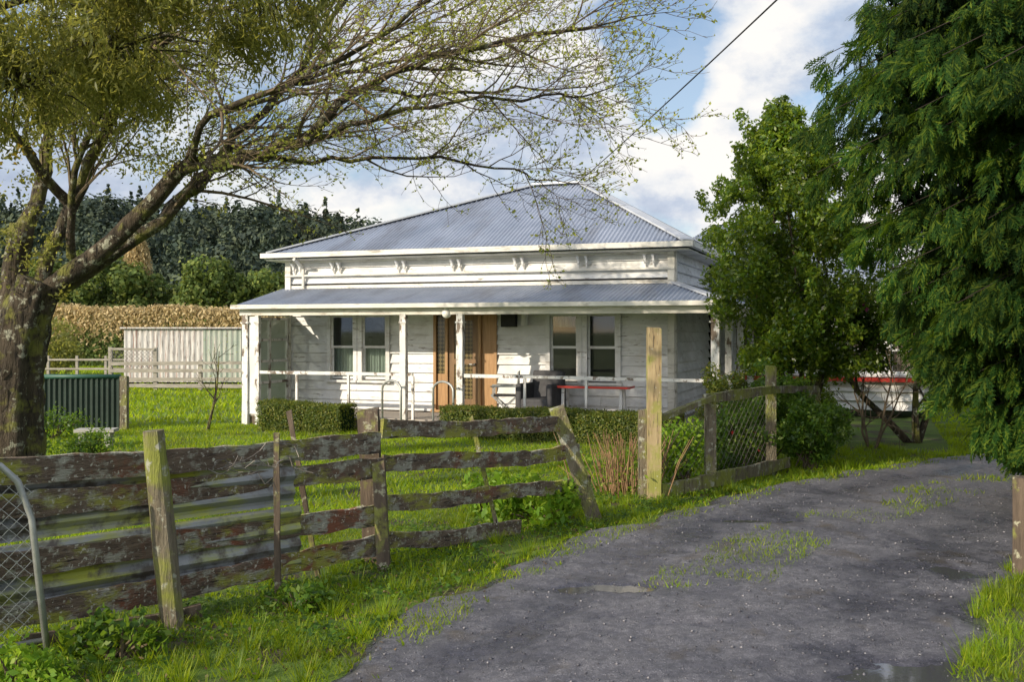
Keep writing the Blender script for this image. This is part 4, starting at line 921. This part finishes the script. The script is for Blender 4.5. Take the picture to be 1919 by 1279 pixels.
shrub('low garden plants at tree foot',(-6.2,14.6),(.7,.3,.2),1500,.06,L_SHRUB,name='garden_plant')
e=thing('dormant_shrub','cut back shrub of straw and red stems by gate post','shrub',(1.3,11.5,0));mb=MB()
for k in range(130):
    x=1.3+rng.normal()*.2;y=11.5+rng.normal()*.15;h=rng.uniform(.3,.75);lx,ly=(x-1.3)*.6+rng.normal()*.06,(y-11.5)*.5
    mb.tube([(x,y,0),(x+lx*.5,y+ly*.5,h*.6),(x+lx+rng.normal()*.03,y+ly,h)],[.006,.005,.003],4,cap=False)
mk('stems',mb,REDTW,e,off=e.location)
P=np.stack([1.3+rng.normal(size=350)*.25,11.5+rng.normal(size=350)*.18,rng.uniform(.05,.5,350)],1);V,F=leaves(P,.06,.45);mknp('foliage',V,F,L_WEED,e,off=e.location)
# ================================================================== YARD STRUCTURES
sh=thing('iron_shed','long low shed of peeling white and green iron sheets','shed',(-11.5,34,0))
mb=MB();corr(mb,(-1.75,0,.1),(1,0,0),(0,0,1.85),2.7,0,1,.18,.012);mk('wall',mb,PEEL,sh)
mb=MB();corr(mb,(.96,-.01,.1),(1,0,0),(0,0,1.8),1.3,0,1,.18,.012);mk('wall',mb,GREENS,sh,label='faded green sheet iron wall panel')
mb=MB();mb.b2((-1.85,-.12,1.93),(2.35,1.9,1.98));mb.b2((-1.75,.1,0),(-1.7,1.8,1.93));mb.b2((2.2,.1,0),(2.25,1.8,1.93));mb.b2((-1.7,1.75,0),(2.2,1.8,1.93));mk('roof',mb,PEEL,sh)
yf=thing('yard_fence','grey timber rail stockyard fence beside shed','fence',(-10.6,31,0))
for x in (-1.9,-.5,.9,2.4): mb=MB();mb.beam((x,0,0),(x,0,1.35 if x<0 else .95),.11,.11,3,.004);mk('post',mb,GREYW,yf)
for z in (.15,.36,.62,.85): mb=MB();mb.beam((-1.9,-.08,z+rng.normal()*.02),(2.4,-.08,z+rng.normal()*.02),.03,.11,8,.006);mk('rail',mb,GREYW,yf)
mb=MB();mb.beam((-1.9,-.08,1.3),(-.5,-.08,1.28),.03,.07);mk('rail',mb,GREYW,yf)
mb=MB();netting(mb,(-1.9,-.05),(-.5,-.05),.7,1.3,.12,.004);mk('netting',mb,WIREM,yf)
yf2=thing('paddock_fence','distant low post and rail paddock fence','fence',(-17,38,0))
for x in np.arange(-4,5,1.1): mb=MB();mb.beam((x,0,0),(x,0,.9),.09,.09);mk('post',mb,GREYW,yf2)
for z in (.4,.75): mb=MB();mb.beam((-4,-.06,z),(4.6,-.06,z),.03,.07);mk('rail',mb,GREYW,yf2)
gi=thing('iron_fence','dark green corrugated iron fence with bright green capping','fence',(-8.2,18.8,0))
mb=MB();corr(mb,(-.95,0,.03),(1,0,0),(0,0,.98),1.75,0,1,.1,.02);mk('panel',mb,GREENI,gi)
mb=MB();mb.tube([(-.97,0,1.01),(.8,0,1.01)],.045,10);mk('capping',mb,GREENC,gi,True)
mb=MB();mb.beam((.88,0,0),(.88,0,1.02),.13,.13,4,.004);mk('post',mb,MOSSW,gi)
cb=thing('garden_bench','small low concrete garden bench on lawn','bench',(-6.72,16.1,0),.1)
mb=MB();mb.box((0,0,.27),(.62,.3,.05));mk('seat',mb,CONC,cb)
for x in(-.2,.2): mb=MB();mb.box((x,0,.12),(.09,.24,.25));mk('leg',mb,CONC,cb)
mb=MB();p0=V3((1.3,21.6,4.98));p1=V3((2.53,9,4.88))
pts=[]
for t in np.linspace(0,1,40):
    q=p0.lerp(p1,t*2.6);q.z+= .9*t**2;pts.append(q)
mb.tube(pts,.009,5);solo(mk('service_wire',mb,BLACKP),'thin black overhead service wire running to house roof','wire')
print('done')
